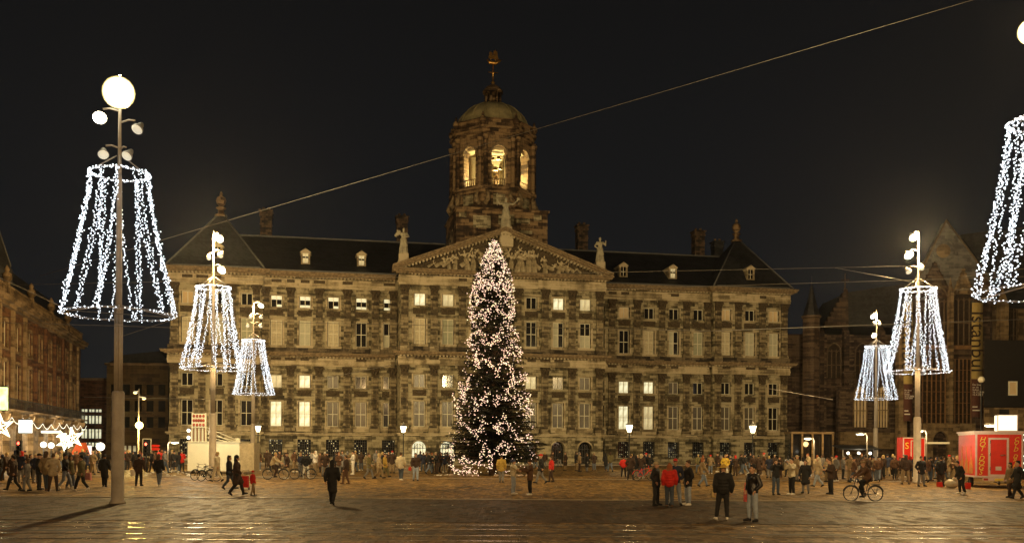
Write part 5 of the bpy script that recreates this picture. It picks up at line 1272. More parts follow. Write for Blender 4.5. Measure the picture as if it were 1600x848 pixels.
mb = MB(); mb.tube([(-.3, -.1, .36), (-.3, -.9, .34), (0, -1.35, .36), (.3, -.9, .34), (.3, -.1, .36)], .035, 6); mb.build('tow_bar', M['black'], T)
mb = MB(); mb.box(-.9, .9, -.1, 0, .42, .60); mb.build('bumper', M['trailer_trim'], T)
for x in (-.75, .75): mb = MB(); mb.box(x - .12, x + .12, -.13, -.102, .45, .57); mb.build('tail_light', mat('dull_red_lens', (.4, .03, .02), .3) if x < 0 else bpy.data.materials['dull_red_lens'], T)
mb = MB(); mb.box(-.26, .26, -.125, -.102, .44, .56); mb.build('number_plate', M['yellow'], T)
mb = MB(); mb.box(.0, 1.05, .3, 1.1, z1 + .12, z1 + 1.05); o = mb.build('light_box', M['sign_white2'] if 'sign_white2' in M else emit('glowing_box_sign', (1, .98, .72), 1.25), T)
mb = MB(); frame_rect(mb, -.04, 1.09, z1 + .10, z1 + 1.09, .04, .24, .3); mb.build('light_box_frame', M['trailer_trim'], o)
lamp('trailer_light', T.location + Vector((-1.9, -1.6, 3.6)), 90, (1, .86, .55), .25)
lamp('trailer_counter_light', T.location + Vector((-2.8, 1.6, 2.9)), 130, (1, .85, .5), .4)
for k, (px, py, w, h, m, lb) in enumerate(((1469, 752, .14, .30, 'red', 'red box on the ground left of the hot dog trailer'), (1513, 755, .12, .38, 'red', 'red jerrycan by the wheel of the hot dog trailer'))):
    g = G(px, py); o = empty('canister', g, 0, lb, 'box'); mb = MB(); mb.box(-w, w, -w, w, 0, h); mb.build('body', M[m], o); mb = MB(); mb.tube([(-w * .6, 0, h), (-w * .5, 0, h + .07), (w * .5, 0, h + .07), (w * .6, 0, h)], .018, 5); mb.build('handle', M['black'], o)
g = G(1488, 754); mb = MB(); mb.ball((0, 0, .26), .42, 14, 8, (1.0, .8, .62)); mb.ball((.1, -.1, .5), .16, 8, 5)
for i, v in enumerate(mb.v): n_ = .06 * noise.noise(Vector(v) * 5); mb.v[i] = (v[0] * (1 + n_), v[1] * (1 + n_), max(0, v[2] * (1 + n_ * 2)))
o = mb.build('rubbish_bag', mat('pale_plastic_sack', (.45, .38, .26), .45, var=.2), None, g); tag(o, 'pale full sack lying between the red box and the trailer', 'bag')
# pale neon figures seen past the trailer
for k, (px, py, pts, lb) in enumerate(((1596, 678, [(-.3, .3), (.2, .35), (.3, .1), (-.1, -.1), (-.2, -.4)], 'pale neon squiggle at the right edge, upper'), (1594, 712, [(-.5, -.5), (-.2, -.1), (0, .35), (.3, .4), (.35, 0), (0, -.2), (.2, -.5), (.5, -.4)], 'pale neon figure at the right edge, lower'))):
    c = W(px, py, 60); o = empty('neon_sign', c, 0, lb, 'neon sign'); mb = MB(); mb.tube([(a, 0, b_) for a, b_ in pts], .05, 6); mb.build('neon_tube', M['neon'] if 'neon' in M else M.setdefault('neon', emit('pale_green_neon_tube', (.75, 1, .9), 2.2)), o); mb = MB(); mb.box(-.6, .6, .1, .15, -.6, .5); mb.build('backing_board', M['black'], o)
# the far red trailer
Zf = 84; c = W(1424, 0, Zf); T2 = empty('food_trailer', (c.x, Zf, 0), 0, 'small far red trailer with white edges behind the tall right mast', 'trailer'); zt_ = W(0, 684, Zf).z
mb = MB(); mb.box(-.98, .98, 0, 1.3, .5, zt_); mb.build('body', M['red'], T2); mb = MB(); frame_rect(mb, -.98, .98, .5, zt_, .09, -.05, -.003); frame_rect(mb, -.3, .55, .7, zt_ - .25, .08, -.052, -.004); mb.build('edge_trim', M['trailer_trim'], T2)
mb = MB(); wheel_mb(-.85, 1.2, .28, .28, .09, mb); wheel_mb(.85, 1.2, .28, .28, .09, mb); mb.build('wheel', M['tyre'], T2)
mb = MB(); mb.box(1.0, 3.2, .2, .35, zt_ - .55, zt_ - .38); mb.build('awning_rail', M['frame'], T2)
me = text_mesh('S', .8, .01); me.materials.append(M['yellow']); t = put('letter', me, T2); t.matrix_local = Matrix.Translation((-.62, -.02, zt_ - .75)) @ Matrix.Rotation(R(90), 4, 'X')
# white stall with a lettered tower
Zs = 75.; a, b_ = W(289, 0, Zs).x, W(388, 0, Zs).x; S = empty('white_stall', ((a + b_) / 2, Zs, 0), 0, 'plain cream-white trailer stall with a striped advertising tower on its roof, left', 'stall'); hw_ = (b_ - a) / 2; zt_ = W(0, 698, Zs).z
mb = MB(); mb.box(-hw_, hw_ - .9, 0, 2.6, .22, zt_); mb.build('body', M['white'], S)
mb = MB(); mb.prism([(hw_ - .897, -.0), (hw_, .9), (hw_, 2.6), (hw_ - .897, 2.6)], .22, zt_ - .05, 'z'); mb.build('side_wall', mat('cream_panel_painted_shade', (.42, .35, .22), .5), S)  # the shade on this side is put into its darker colour
mb = MB(); mb.box(-hw_ - .1, hw_ - .8, -.1, 2.7, zt_ + .003, zt_ + .07); mb.build('roof', M['white'], S)
mb = MB(); mb.box(hw_ - 1.5, hw_ - 1.2, 1, 1.3, zt_ + .07, zt_ + .33); mb.build('roof_vent', M['white'], S)
for x in (-hw_ + .35, hw_ - 1.4): mb = MB(); wheel_mb(x, .3, .28, .28, .09, mb); mb.build('wheel', M['tyre'], S)
M['sign_cream'] = emit('softly_lit_sign', (.9, .86, .6), .12, .3, 2.)
def sx_(px): return W(px, 0, Zs).x - S.location.x
def sz_(py): return W(0, py, Zs).z
mb = MB(); mb.box(sx_(293), sx_(313), .5, .75, sz_(675), sz_(653)); tb_ = mb.build('sign_board', M['sign_cream'], S)
mb = MB(); mb.box(sx_(292), sx_(293) - .003, .45, .8, zt_ + .07, sz_(652)); mb.box(sx_(313) + .003, sx_(314), .45, .8, zt_ + .07, sz_(652)); mb.build('sign_posts', M['frame'], S)
for k in range(9):
    x0, x1 = sx_(289.5 + k * 2.8), sx_(289.5 + k * 2.8 + 1.7); mb = MB(); mb.box(x0, x1, .3, .42, zt_ + .071, sz_(676 + (4 if k < 2 else 0))); mb.build('sign_slat', M['sign_cream'] if k % 2 else M['brownwood'], S)
mb = MB(); mb.box(sx_(289), sx_(315), .43, .47, zt_ + .071, sz_(680)); mb.build('sign_panel', M['white'], S)
mi_ = mat('brown_red_ink', (.30, .05, .02), .6, bump=0)
for j, py in enumerate((657, 664, 671)):                  # three rows of unreadable coloured shapes
    mb = MB()
    for k in range(4 + j % 2): mb.ball((sx_(295.5 + k * (15. / (3 + j % 2))), .47, sz_(py)), .10, 8, 5, (1.1, .25, 1.3))
    tag(mb.build('painted_shapes', mi_, S), kind='stuff')
for (xa, ya), (xb, yb) in (((313, 674), (366, 702)), ((313, 684), (360, 701)), ((313, 678), (350, 697)), ((313, 690), (345, 701))):
    mb = MB(); mb.tube([(sx_(xa), .55, sz_(ya)), (sx_(xb), .9, zt_ + .07)], .028, 5); mb.build('stay_rod', M['frame'], S)
for py in (680, 691): mb = MB(); mb.ball((sx_(289), .2, sz_(py)), .14, 10, 7); mb.build('stall_bulb', M['globe'], S)
lamp('stall_glow', (S.location.x - .3, Zs - 5, 3.6), 620, (1, .9, .62), .5)

# ================================================================== STATUES AND PEOPLE
def remeshed(mb, voxel, smooth=2):
    me = bpy.data.meshes.new('form'); me.from_pydata(mb.v, [], mb.f); o = bpy.data.objects.new('form', me); col.objects.link(o)
    md = o.modifiers.new('r', 'REMESH'); md.mode = 'VOXEL'; md.voxel_size = voxel; md.use_smooth_shade = True
    if smooth: s = o.modifiers.new('s', 'SMOOTH'); s.iterations = smooth; s.factor = .5
    out = bpy.data.meshes.new_from_object(o.evaluated_get(bpy.context.evaluated_depsgraph_get())); bpy.data.objects.remove(o)
    return out
def cap(mb, a, b_, ra, rb, seg=10):
    a, b_ = Vector(a), Vector(b_); d = b_ - a; L = max(d.length, 1e-4); d = d / L
    pts, rs = [], []
    for t in (-.98, -.7, -.35): pts.append(a + d * ra * t); rs.append(ra * math.sqrt(1 - t * t))
    pts += [a, b_]; rs += [ra, rb]
    for t in (.35, .7, .98): pts.append(b_ + d * rb * t); rs.append(rb * math.sqrt(1 - t * t))
    mb.tube(pts, rs, seg)
def ell(mb, c, r): mb.ball(c, 1, 14, 9, r)
V = Vector
def joints(pose):
    """a figure 1.75 m tall that faces -Y"""
    J = {}
    for s, n in ((1, 'l'), (-1, 'r')):
        J['hip' + n] = V((s * .095, 0, .90)); J['kne' + n] = V((s * .11, -.015, .48)); J['ank' + n] = V((s * .125, .02, .09)); J['toe' + n] = V((s * .15, -.15, .045))
        J['sho' + n] = V((s * .185, .01, 1.415)); J['elb' + n] = V((s * .25, .05, 1.13)); J['wri' + n] = V((s * .255, -.04, .89))
    J['pel'] = V((0, 0, .96)); J['wai'] = V((0, .0, 1.10)); J['che'] = V((0, .01, 1.30)); J['nec'] = V((0, .015, 1.47)); J['hea'] = V((0, -.01, 1.625))
    def mv(**k):
        for a, v in k.items(): J[a] = V(v)
    if pose == 'walk': mv(knel=(.10, -.17, .50), ankl=(.10, -.27, .11), toel=(.11, -.43, .10), kner=(-.10, .05, .48), ankr=(-.10, .30, .17), toer=(-.11, .20, .05), elbl=(.25, .14, 1.15), wril=(.24, .12, .92), elbr=(-.25, -.04, 1.14), wrir=(-.22, -.20, .98))
    if pose == 'stroll': mv(knel=(.10, -.10, .49), ankl=(.10, -.13, .09), toel=(.12, -.30, .05), kner=(-.10, .02, .48), ankr=(-.11, .16, .10), toer=(-.12, .0, .045), elbl=(.26, .08, 1.14), elbr=(-.27, .02, 1.14), wrir=(-.26, -.1, .92))
    if pose == 'photo': mv(elbl=(.30, -.14, 1.28), wril=(.13, -.27, 1.53), elbr=(-.30, -.14, 1.28), wrir=(-.13, -.27, 1.53))
    if pose == 'fold': mv(elbl=(.27, -.02, 1.15), wril=(.06, -.22, 1.18), elbr=(-.27, -.02, 1.15), wrir=(-.05, -.23, 1.15))
    if pose == 'pocket': mv(elbl=(.31, .07, 1.15), wril=(.22, -.06, .97), elbr=(-.31, .07, 1.15), wrir=(-.22, -.06, .97), ankl=(.19, .0, .09), toel=(.24, -.16, .045), knel=(.15, -.01, .48), ankr=(-.17, .02, .09), toer=(-.21, -.15, .045), kner=(-.14, -.01, .48))
    if pose == 'carry': mv(elbr=(-.29, -.02, 1.13), wrir=(-.27, -.14, .90), ankl=(.2, -.05, .09), toel=(.25, -.21, .045), knel=(.16, -.05, .48))
    if pose == 'reach': mv(elbr=(-.27, -.22, 1.28), wrir=(-.24, -.50, 1.26), elbl=(.25, -.2, 1.2), wril=(.17, -.45, 1.2))
    if pose == 'look': mv(elbl=(.25, -.06, 1.14), wril=(.09, -.28, 1.20), elbr=(-.25, -.06, 1.14), wrir=(-.09, -.28, 1.18), hea=(0, -.07, 1.60))
    if pose == 'bend':
        for k in ('wai', 'che', 'nec', 'hea', 'shol', 'shor', 'elbl', 'elbr', 'wril', 'wrir'):
            v = J[k] - V((0, 0, .96)); a = R(24); J[k] = V((v.x, v.y * math.cos(a) - v.z * math.sin(a), v.y * math.sin(a) + v.z * math.cos(a) + .96))
        J['elbl'] += V((0, -.05, 0)); J['wril'] += V((-.05, -.16, 0)); J['wrir'] += V((.05, -.2, 0)); J['ankl'] = V((.12, .14, .09)); J['toel'] = V((.14, -.02, .045))
    if pose == 'cycle':
        mv(hipl=(.09, .16, .98), hipr=(-.09, .16, .98), knel=(.11, -.22, .86), ankl=(.11, -.10, .48), toel=(.12, -.25, .42), kner=(-.11, -.16, .62), ankr=(-.11, -.02, .24), toer=(-.12, -.18, .20), pel=(0, .16, 1.02), wai=(0, .12, 1.16), che=(0, .03, 1.34), nec=(0, -.03, 1.50), hea=(0, -.08, 1.65), shol=(.185, -.01, 1.46), shor=(-.185, -.01, 1.46), elbl=(.27, -.18, 1.26), elbr=(-.27, -.18, 1.26), wril=(.24, -.42, 1.12), wrir=(-.24, -.42, 1.12))
    return J
def hand_prims(mb, J, n):
    w = J['wri' + n]; e_ = J['elb' + n]; d = (w - e_).normalized(); s = 1 if n == 'l' else -1
    lat = d.cross(V((s, .25, 0))); 
    if lat.length < .1: lat = d.cross(V((0, 1, 0)))
    lat.normalize(); nrm = d.cross(lat).normalized()
    return w, d, lat, nrm
BODY = {}
def body_mesh(pose):
    if pose in BODY: return BODY[pose]
    J = joints(pose); mb = MB()
    ell(mb, J['hea'] + V((0, .012, .025)), (.076, .096, .105)); ell(mb, J['hea'] + V((0, -.028, -.055)), (.055, .066, .062)); cap(mb, J['hea'] + V((0, -.092, .012)), J['hea'] + V((0, -.112, -.018)), .012, .017, 6)
    for s in (1, -1): ell(mb, J['hea'] + V((s * .078, .015, -.005)), (.014, .022, .034))
    cap(mb, J['nec'] + V((0, .01, -.05)), J['hea'] + V((0, .01, -.06)), .056, .052)
    cap(mb, J['che'] + V((.07, 0, .03)), J['che'] + V((-.07, 0, .03)), .125, .125); cap(mb, J['che'], J['wai'], .135, .120); cap(mb, J['wai'], J['pel'], .125, .135); cap(mb, J['pel'] + V((.05, 0, -.02)), J['pel'] + V((-.05, 0, -.02)), .115, .115)
    for n in 'lr':
        cap(mb, J['nec'] - V((0, 0, .04)), J['sho' + n], .055, .062); cap(mb, J['sho' + n], J['elb' + n], .056, .042); cap(mb, J['elb' + n], J['wri' + n], .041, .029)
        cap(mb, J['hip' + n], J['kne' + n], .088, .058); cap(mb, J['kne' + n], J['ank' + n], .055, .038); cap(mb, J['ank' + n], J['toe' + n], .045, .040); cap(mb, J['ank' + n] + V((0, .035, -.04)), J['toe' + n], .042, .036)
        w, d, lat, nrm = hand_prims(mb, J, n); cap(mb, w, w + d * .06, .028, .034, 8); cap(mb, w + d * .03 + lat * .016, w + d * .085 + lat * .02, .020, .018, 8); cap(mb, w + d * .03 - lat * .016, w + d * .085 - lat * .02, .020, .018, 8)
    me = remeshed(mb, .0175, 2)
    bm = bmesh.new(); bm.from_mesh(me)
    hands = [J['wri' + n] + (J['wri' + n] - J['elb' + n]).normalized() * .06 for n in 'lr']
    for f in bm.faces:
        c = f.calc_center_median(); f.smooth = True
        if (c - J['hea']).length < .16 or min((c - h).length for h in hands) < .075: f.material_index = 0
        elif min(min((c - J['toe' + n]).length, (c - J['ank' + n] - V((0, 0, -.04))).length) for n in 'lr') < .105 or c.z < .06: f.material_index = 1
        else: f.material_index = 2
    bm.to_mesh(me); bm.free()
    x = MB()                                             # fingers, thumb, eyes, mouth in the same mesh
    for n in 'lr':
        w, d, lat, nrm = hand_prims(None, J, n); inw = nrm if nrm.dot(V((0, -1, 0))) > 0 else -nrm
        for k, (o_, L) in enumerate(((-.028, .060), (-.010, .072), (.009, .068), (.027, .052))):
            a = w + d * .085 + lat * o_; x.tube([a, a + d * L * .45 + inw * .008, a + d * L * .8 + inw * .026, a + d * L * .92 + inw * .042], [.0095, .009, .008, .006], 6)
        a = w + d * .035 - lat * .034; x.tube([a, a + d * .028 - lat * .020 + inw * .012, a + d * .055 - lat * .022 + inw * .026], [.011, .0100, .008], 6)
    for s in (1, -1): x.mi = 3; x.ball(J['hea'] + V((s * .031, -.0865, .018)), .0115, 8, 5, (1.25, .5, .8)); x.mi = 4; x.box(*[v for p in ((s * .031, .018), (-.0935, .004), (.043, .004)) for v in (J['hea']['xyz'.index('x')] * 0, )][:0] or [s * .031 - .019, s * .031 + .019, J['hea'].y - .094, J['hea'].y - .082, J['hea'].z + .039, J['hea'].z + .045])
    x.mi = 5; x.box(-.023, .023, J['hea'].y - .0985, J['hea'].y - .082, J['hea'].z - .062, J['hea'].z - .053)
    me2 = bpy.data.meshes.new('t'); me2.from_pydata(x.v, [], x.f); me2.polygons.foreach_set('material_index', x.m)
    bm = bmesh.new(); bm.from_mesh(me); bm.from_mesh(me2); 
    me3 = bpy.data.meshes.new('body'); bm.to_mesh(me3); bm.free()
    for m in ('skin', 'c_black', 'c_black', 'eye', 'brow', 'lip'): me3.materials.append(M[m])
    BODY[pose] = me3; return me3
CLO = {}
def coat_mesh(pose, kind):
    k = (pose, kind)
    if k in CLO: return CLO[k]
    J = joints(pose); mb = MB(); puff = {'puffy': .050, 'jacket': .022, 'coat': .026, 'long': .028, 'vest': .03}[kind]
    cap(mb, J['che'] + V((.08, 0, .03)), J['che'] + V((-.08, 0, .03)), .125 + puff, .125 + puff); cap(mb, J['che'], J['wai'], .14 + puff, .125 + puff); cap(mb, J['wai'] + V((.04, 0, 0)), J['pel'] + V((.04, 0, -.0)), .12 + puff, .125 + puff); cap(mb, J['wai'] - V((.04, 0, 0)), J['pel'] - V((.04, 0, 0)), .12 + puff, .125 + puff)
    low = {'puffy': .02, 'jacket': -.02, 'coat': -.14, 'long': -.38, 'vest': 0.}[kind]
    if low < .0:
        for s, n in ((1, 'l'), (-1, 'r')):
            q = J['pel'] + (J['kne' + n] - J['hip' + n]).normalized() * -low + V((s * .07, 0, 0)); cap(mb, J['pel'] + V((s * .05, 0, 0)), q, .115 + puff, .115 + puff)
            cap(mb, q, V((q.x * .2, q.y, q.z)), .115 + puff, .12 + puff)
    cap(mb, J['nec'] + V((0, .01, -.06)), J['nec'] + V((0, .015, .015)), .085, .072)
    ell(mb, J['nec'] + V((0, .055, -.01)), (.11, .06, .055))
    for n in 'lr':
        cap(mb, J['nec'] - V((0, 0, .05)), J['sho' + n], .07, .068 + puff * .7); cap(mb, J['sho' + n], J['elb' + n], .064 + puff * .8, .054 + puff * .7)
        cap(mb, J['elb' + n], J['wri' + n] - (J['wri' + n] - J['elb' + n]).normalized() * .02, .053 + puff * .7, .042 + puff * .4)
    if kind == 'puffy':
        for z in (1.0, 1.1, 1.2, 1.3): mb.lathe([(.17, -.03), (.205, 0), (.17, .03)], 0, .01, z, 14)
    me = remeshed(mb, .021, 2)
    bm = bmesh.new(); bm.from_mesh(me)                      # folds
    for v in bm.verts:
        n_ = noise.noise(V((v.co.x * 9, v.co.y * 9, v.co.z * 5))) * .016 + noise.noise(v.co * 24) * .006; v.co += v.normal * n_
    # closing seam and hem
    bm.to_mesh(me); bm.free(); me.materials.append(M['c_black']); CLO[k] = me; return me
def trouser_mesh(pose, kind='t'):
    k = (pose, kind)
    if k in CLO: return CLO[k]
    J = joints(pose); mb = MB(); w = .016 if kind == 't' else .03
    cap(mb, J['pel'] + V((.05, 0, 0)), J['pel'] + V((-.05, 0, 0)), .128, .128)
    for n in 'lr':
        a = J['ank' + n]; cap(mb, J['hip' + n] + V((0, 0, .02)), J['kne' + n], .098 + w * .5, .068 + w); cap(mb, J['kne' + n], a + (J['kne' + n] - a).normalized() * .055, .067 + w, .050 + w)
    me = remeshed(mb, .021, 2); bm = bmesh.new(); bm.from_mesh(me)
    for v in bm.verts: v.co += v.normal * noise.noise(V((v.co.x * 11, v.co.y * 11, v.co.z * 8))) * .010; pass
    bm.to_mesh(me); bm.free(); me.materials.append(M['c_black']); CLO[k] = me; return me
def hair_mesh(kind):
    if kind in CLO: return CLO[kind]
    mb = MB(); vx = .015
    if kind in ('short', 'long', 'bob'):
        ell(mb, (0, .030, .045), (.087, .098, .098)); cap(mb, (0, -.045, .105), (0, .06, .115), .04, .05)
        if kind == 'bob': cap(mb, (.065, .04, .02), (.07, .03, -.09), .035, .03); cap(mb, (-.065, .04, .02), (-.07, .03, -.09), .035, .03); cap(mb, (0, .08, .02), (0, .08, -.09), .06, .055)
        if kind == 'long':
            for x_ in (-.07, -.035, 0, .035, .07): cap(mb, (x_, .07 - abs(x_) * .4, .04), (x_ * 1.5, .125, -.36), .042, .028)
            cap(mb, (.075, .02, .03), (.10, .02, -.2), .03, .022); cap(mb, (-.075, .02, .03), (-.10, .02, -.2), .03, .022)
    elif kind == 'beanie': ell(mb, (0, .018, .062), (.094, .108, .092)); mb.lathe([(.088, .0), (.104, .01), (.104, .04), (.09, .05)], 0, .012, .028, 18)
    elif kind == 'cap': ell(mb, (0, .015, .068), (.09, .104, .08)); ell(mb, (0, -.115, .058), (.065, .075, .014))
    elif kind == 'brim': ell(mb, (0, .012, .075), (.092, .106, .09)); mb.lathe([(.09, 0), (.20, -.02), (.205, -.005), (.09, .02)], 0, .012, .055, 22)
    elif kind == 'scarfhat': ell(mb, (0, .03, .045), (.098, .115, .11)); ell(mb, (0, .13, .03), (.07, .06, .06))
    elif kind == 'hood': ell(mb, (0, .045, .035), (.108, .110, .125)); cap(mb, (0, .06, -.05), (0, .05, -.14), .10, .11)
    elif kind == 'big': ell(mb, (0, .03, .05), (.10, .11, .115)); cap(mb, (0, .06, 0), (0, .06, -.10), .085, .09)
    me = remeshed(mb, vx, 2); bm = bmesh.new(); bm.from_mesh(me)
    for v in bm.verts: v.co += v.normal * noise.noise(V((v.co.x * 50, v.co.y * 50, v.co.z * 12))) * .006
    bm.to_mesh(me); bm.free(); me.materials.append(M['c_black']); CLO[kind] = me; return me
def cloth(name, c, rough=.85): M['c_' + name] = mat('cloth_' + name, c, rough, var=.22, scale=6, bump=.25)
for n_, c in dict(black=(.012, .011, .011), navy=(.02, .025, .05), brown=(.10, .05, .025), darkbrown=(.045, .024, .014), beige=(.42, .33, .20), cream=(.60, .52, .36), white=(.72, .68, .60), grey=(.16, .15, .14), red=(.55, .02, .012), olive=(.13, .11, .045), mustard=(.42, .27, .05),
                  yellow=(.72, .50, .06), jeans=(.14, .17, .22), lightjeans=(.30, .34, .40), darkjeans=(.05, .065, .09), auburn=(.28, .09, .03), blond=(.45, .32, .14), hairbrown=(.07, .04, .02), khaki=(.24, .17, .09), green=(.05, .15, .05), bluehat=(.06, .07, .14), pink=(.5, .22, .2)).items(): cloth(n_, c)
M['c_leather'] = mat('black_leather', (.016, .014, .013), .38, var=.2, bump=.3)
M['skin'] = mat('skin', (.52, .30, .19), .55, var=.08, bump=.05); M['eye'] = mat('dark_eye', (.02, .015, .01), .2, bump=0); M['brow'] = mat('brown_brow', (.08, .045, .025), .8, bump=0); M['lip'] = mat('lips', (.36, .12, .09), .5, bump=0)
NP = 0
def setm(o, i, m): o.material_slots[i].link = 'OBJECT'; o.material_slots[i].material = m
def person(px, py, face, pose, kind, coat, legs, hair, hc, label, h=1.0, shoe='black', group=None, ground=None, loose='t', sleeves=None):
    global NP; NP += 1
    g = G(px, py) if ground is None else Vector(ground)
    p = empty('person', g, R(face), label, 'person', group, h)
    b_ = put('body', body_mesh(pose), p); setm(b_, 1, M['c_' + shoe]); setm(b_, 2, M['c_' + (sleeves or coat)])
    o = put('trousers', trouser_mesh(pose, loose), p); setm(o, 0, M['c_' + legs])
    o = put('coat' if kind in ('coat', 'long') else 'jacket', coat_mesh(pose, kind), p); setm(o, 0, M['c_' + coat])
    hd = joints(pose)['hea']; o = put('hat' if hair in ('beanie', 'cap', 'brim', 'scarfhat') else 'hood' if hair == 'hood' else 'hair', hair_mesh(hair), p, hd); setm(o, 0, M['c_' + hc])
    return p
def bag(px, py, z, w, h, m, label, kind='tote'):
    g = G(px, py); o = empty('bag', (g.x, g.y - .05, z), rnd.uniform(-.3, .3), label, 'bag'); mb = MB(); mb.taper(-w, w, -w * .4, w * .4, 0, h, .82); mb.ball((0, 0, h * .45), w * .95, 12, 7, (1, .55, h / w * .5))
    me = remeshed(mb, .016, 2)
    me.materials.append(m); put('pouch', me, o); mb = MB()
    for y in (-w * .2, w * .2): mb.tube([(-w * .5, y, h * .95), (-w * .35, y, h * 1.35), (w * .35, y, h * 1.35), (w * .5, y, h * .95)], .012, 5)
    mb.build('handle', m, o); return o
# ---- the people one can tell apart
person(1026, 787, 60, 'pocket', 'coat', 'black', 'black', 'beanie', 'beige', 'woman in black with a pale knit hat beside the red jacket', 1.0)
person(1047, 789, 170, 'stroll', 'puffy', 'red', 'darkjeans', 'long', 'auburn', 'girl seen from behind in a red jacket with long auburn hair', .98, 'brown')
person(1056, 786, -10, 'pocket', 'jacket', 'navy', 'lightjeans', 'cap', 'red', 'man in a red cap facing the camera behind the red jacket', 1.07)
person(1076, 786, -80, 'pocket', 'coat', 'black', 'lightjeans', 'short', 'hairbrown', 'man in a dark hooded coat and pale jeans right of the red jacket', 1.03, 'white')
person(1131, 808, 172, 'carry', 'puffy', 'black', 'black', 'brim', 'mustard', 'heavy black puffy jacket, yellow hat and white shoes, seen from behind with a bag', 1.02, 'white')
person(1177, 810, -65, 'pocket', 'jacket', 'leather', 'lightjeans', 'short', 'black', 'man in a black leather jacket and light blue jeans, nearest of all', 1.03)
person(1213, 768, 8, 'photo', 'jacket', 'black', 'darkjeans', 'short', 'hairbrown', 'person in a black jacket and jeans holding a camera to the face, facing us', 1.0)
person(1238, 768, -70, 'photo', 'jacket', 'cream', 'black', 'short', 'black', 'person in a cream jacket and white shoes raising a camera, seen sideways', 1.04, 'white')
person(1259, 765, -40, 'carry', 'long', 'black', 'grey', 'bob', 'hairbrown', 'woman in a long black coat with a shoulder bag beside the cream jacket', .98)
person(1279, 755, -95, 'walk', 'coat', 'beige', 'lightjeans', 'big', 'cream', 'walker in a pale fluffy coat behind the woman with the shoulder bag', 1.0)
person(1299, 766, -85, 'look', 'coat', 'darkbrown', 'black', 'short', 'hairbrown', 'man in a brown coat looking down at something in his hands', 1.03)
person(520, 792, 178, 'walk', 'long', 'black', 'black', 'big', 'black', 'dark figure in a long black coat walking away, in front of the palace left wing', 1.0)
person(627, 752, 165, 'stroll', 'coat', 'cream', 'darkjeans', 'short', 'hairbrown', 'man in a cream jacket walking away left of the christmas tree', 1.06, 'white')
person(650, 753, 15, 'stroll', 'vest', 'darkbrown', 'lightjeans', 'short', 'black', 'woman with white sleeves under a dark vest, walking beside the cream jacket', 1.04)
person(803, 772, 75, 'reach', 'jacket', 'cream', 'lightjeans', 'scarfhat', 'bluehat', 'woman in a tan jacket and blue headscarf reaching for her companion', .97, 'white')
person(829, 773, -80, 'reach', 'coat', 'brown', 'black', 'beanie', 'darkbrown', 'dark-clad companion held by the woman in the blue headscarf', .97, 'white')
person(784, 754, 175, 'stroll', 'coat', 'mustard', 'grey', 'short', 'black', 'person in a mustard coat walking away at the foot of the christmas tree', 1.0)
person(846, 755, -100, 'walk', 'coat', 'black', 'grey', 'cap', 'red', 'walker in black with a red cap right of the embracing pair', 1.05)
person(862, 752, -90, 'stroll', 'puffy', 'red', 'darkbrown', 'bob', 'hairbrown', 'walker in a red jacket just right of the christmas tree', .95)
person(340, 758, -95, 'walk', 'coat', 'cream', 'cream', 'short', 'blond', 'walker in a pale cream coat and trousers right of the second mast', 1.05)
person(371, 779, 100, 'walk', 'long', 'darkbrown', 'black', 'big', 'black', 'walker in a long dark brown coat before the white stall', 1.05)
person(359, 770, 95, 'walk', 'coat', 'black', 'darkjeans', 'bob', 'hairbrown', 'walker in a short black coat overlapping the long brown coat', 1.0)
person(396, 779, 120, 'stroll', 'puffy', 'red', 'khaki', 'beanie', 'red', 'small child in a red jacket and red hat before the third mast', .66)
person(449, 752, -60, 'pocket', 'coat', 'darkbrown', 'beige', 'cap', 'darkbrown', 'man in a brown coat and pale trousers between the two bicycles', 1.02, 'white')
person(479, 751, 172, 'pocket', 'puffy', 'black', 'white', 'short', 'black', 'person in a black jacket and white trousers seen from behind at the bicycles', 1.03, 'white')
person(470, 748, 60, 'fold', 'jacket', 'navy', 'grey', 'bob', 'blond', 'fair-haired person half hidden behind the black jacket at the bicycles', .98)
person(493, 745, -50, 'photo', 'puffy', 'white', 'khaki', 'hood', 'white', 'person in a white hooded jacket and khaki trousers', 1.05)
person(508, 748, 20, 'pocket', 'coat', 'darkbrown', 'grey', 'cap', 'white', 'person in a dark coat and white cap left of the figure walking away', 1.02)
person(541, 759, -100, 'stroll', 'vest', 'darkbrown', 'brown', 'short', 'hairbrown', 'person with a dark rucksack and brown trousers right of the figure walking away', .98, 'brown', sleeves='white')
person(552, 744, -70, 'fold', 'jacket', 'white', 'white', 'short', 'black', 'person dressed all in white before the barred palace windows', 1.05, 'white')
person(530, 745, 30, 'fold', 'coat', 'brown', 'grey', 'bob', 'auburn', 'person in a brown coat talking beside the one all in white', 1.0)
person(577, 751, 80, 'walk', 'coat', 'olive', 'grey', 'short', 'hairbrown', 'walker in an olive coat crossing left of the second lantern', 1.0)
person(593, 750, 95, 'walk', 'coat', 'beige', 'khaki', 'bob', 'blond', 'walker in a beige coat and khaki trousers next to the olive coat', 1.0)
person(602, 748, 85, 'walk', 'coat', 'mustard', 'olive', 'cap', 'brown', 'walker in a mustard coat left of the second lantern', .98)
person(218, 766, 175, 'carry', 'coat', 'darkbrown', 'black', 'short', 'black', 'man in dark brown seen from behind with a white bag, right of the nearest mast', 1.0)
person(249, 766, 165, 'stroll', 'coat', 'black', 'jeans', 'hood', 'brown', 'person in a black coat and jeans walking away near the traffic light', 1.0, 'white')
person(62, 774, 110, 'pocket', 'coat', 'black', 'black', 'cap', 'black', 'tall person all in black at the left, beside the wide beige coat', 1.04)
person(73, 775, 170, 'stroll', 'coat', 'khaki', 'darkjeans', 'big', 'hairbrown', 'person in a wide beige coat seen from behind at the left', 1.1, 'brown', loose='t')
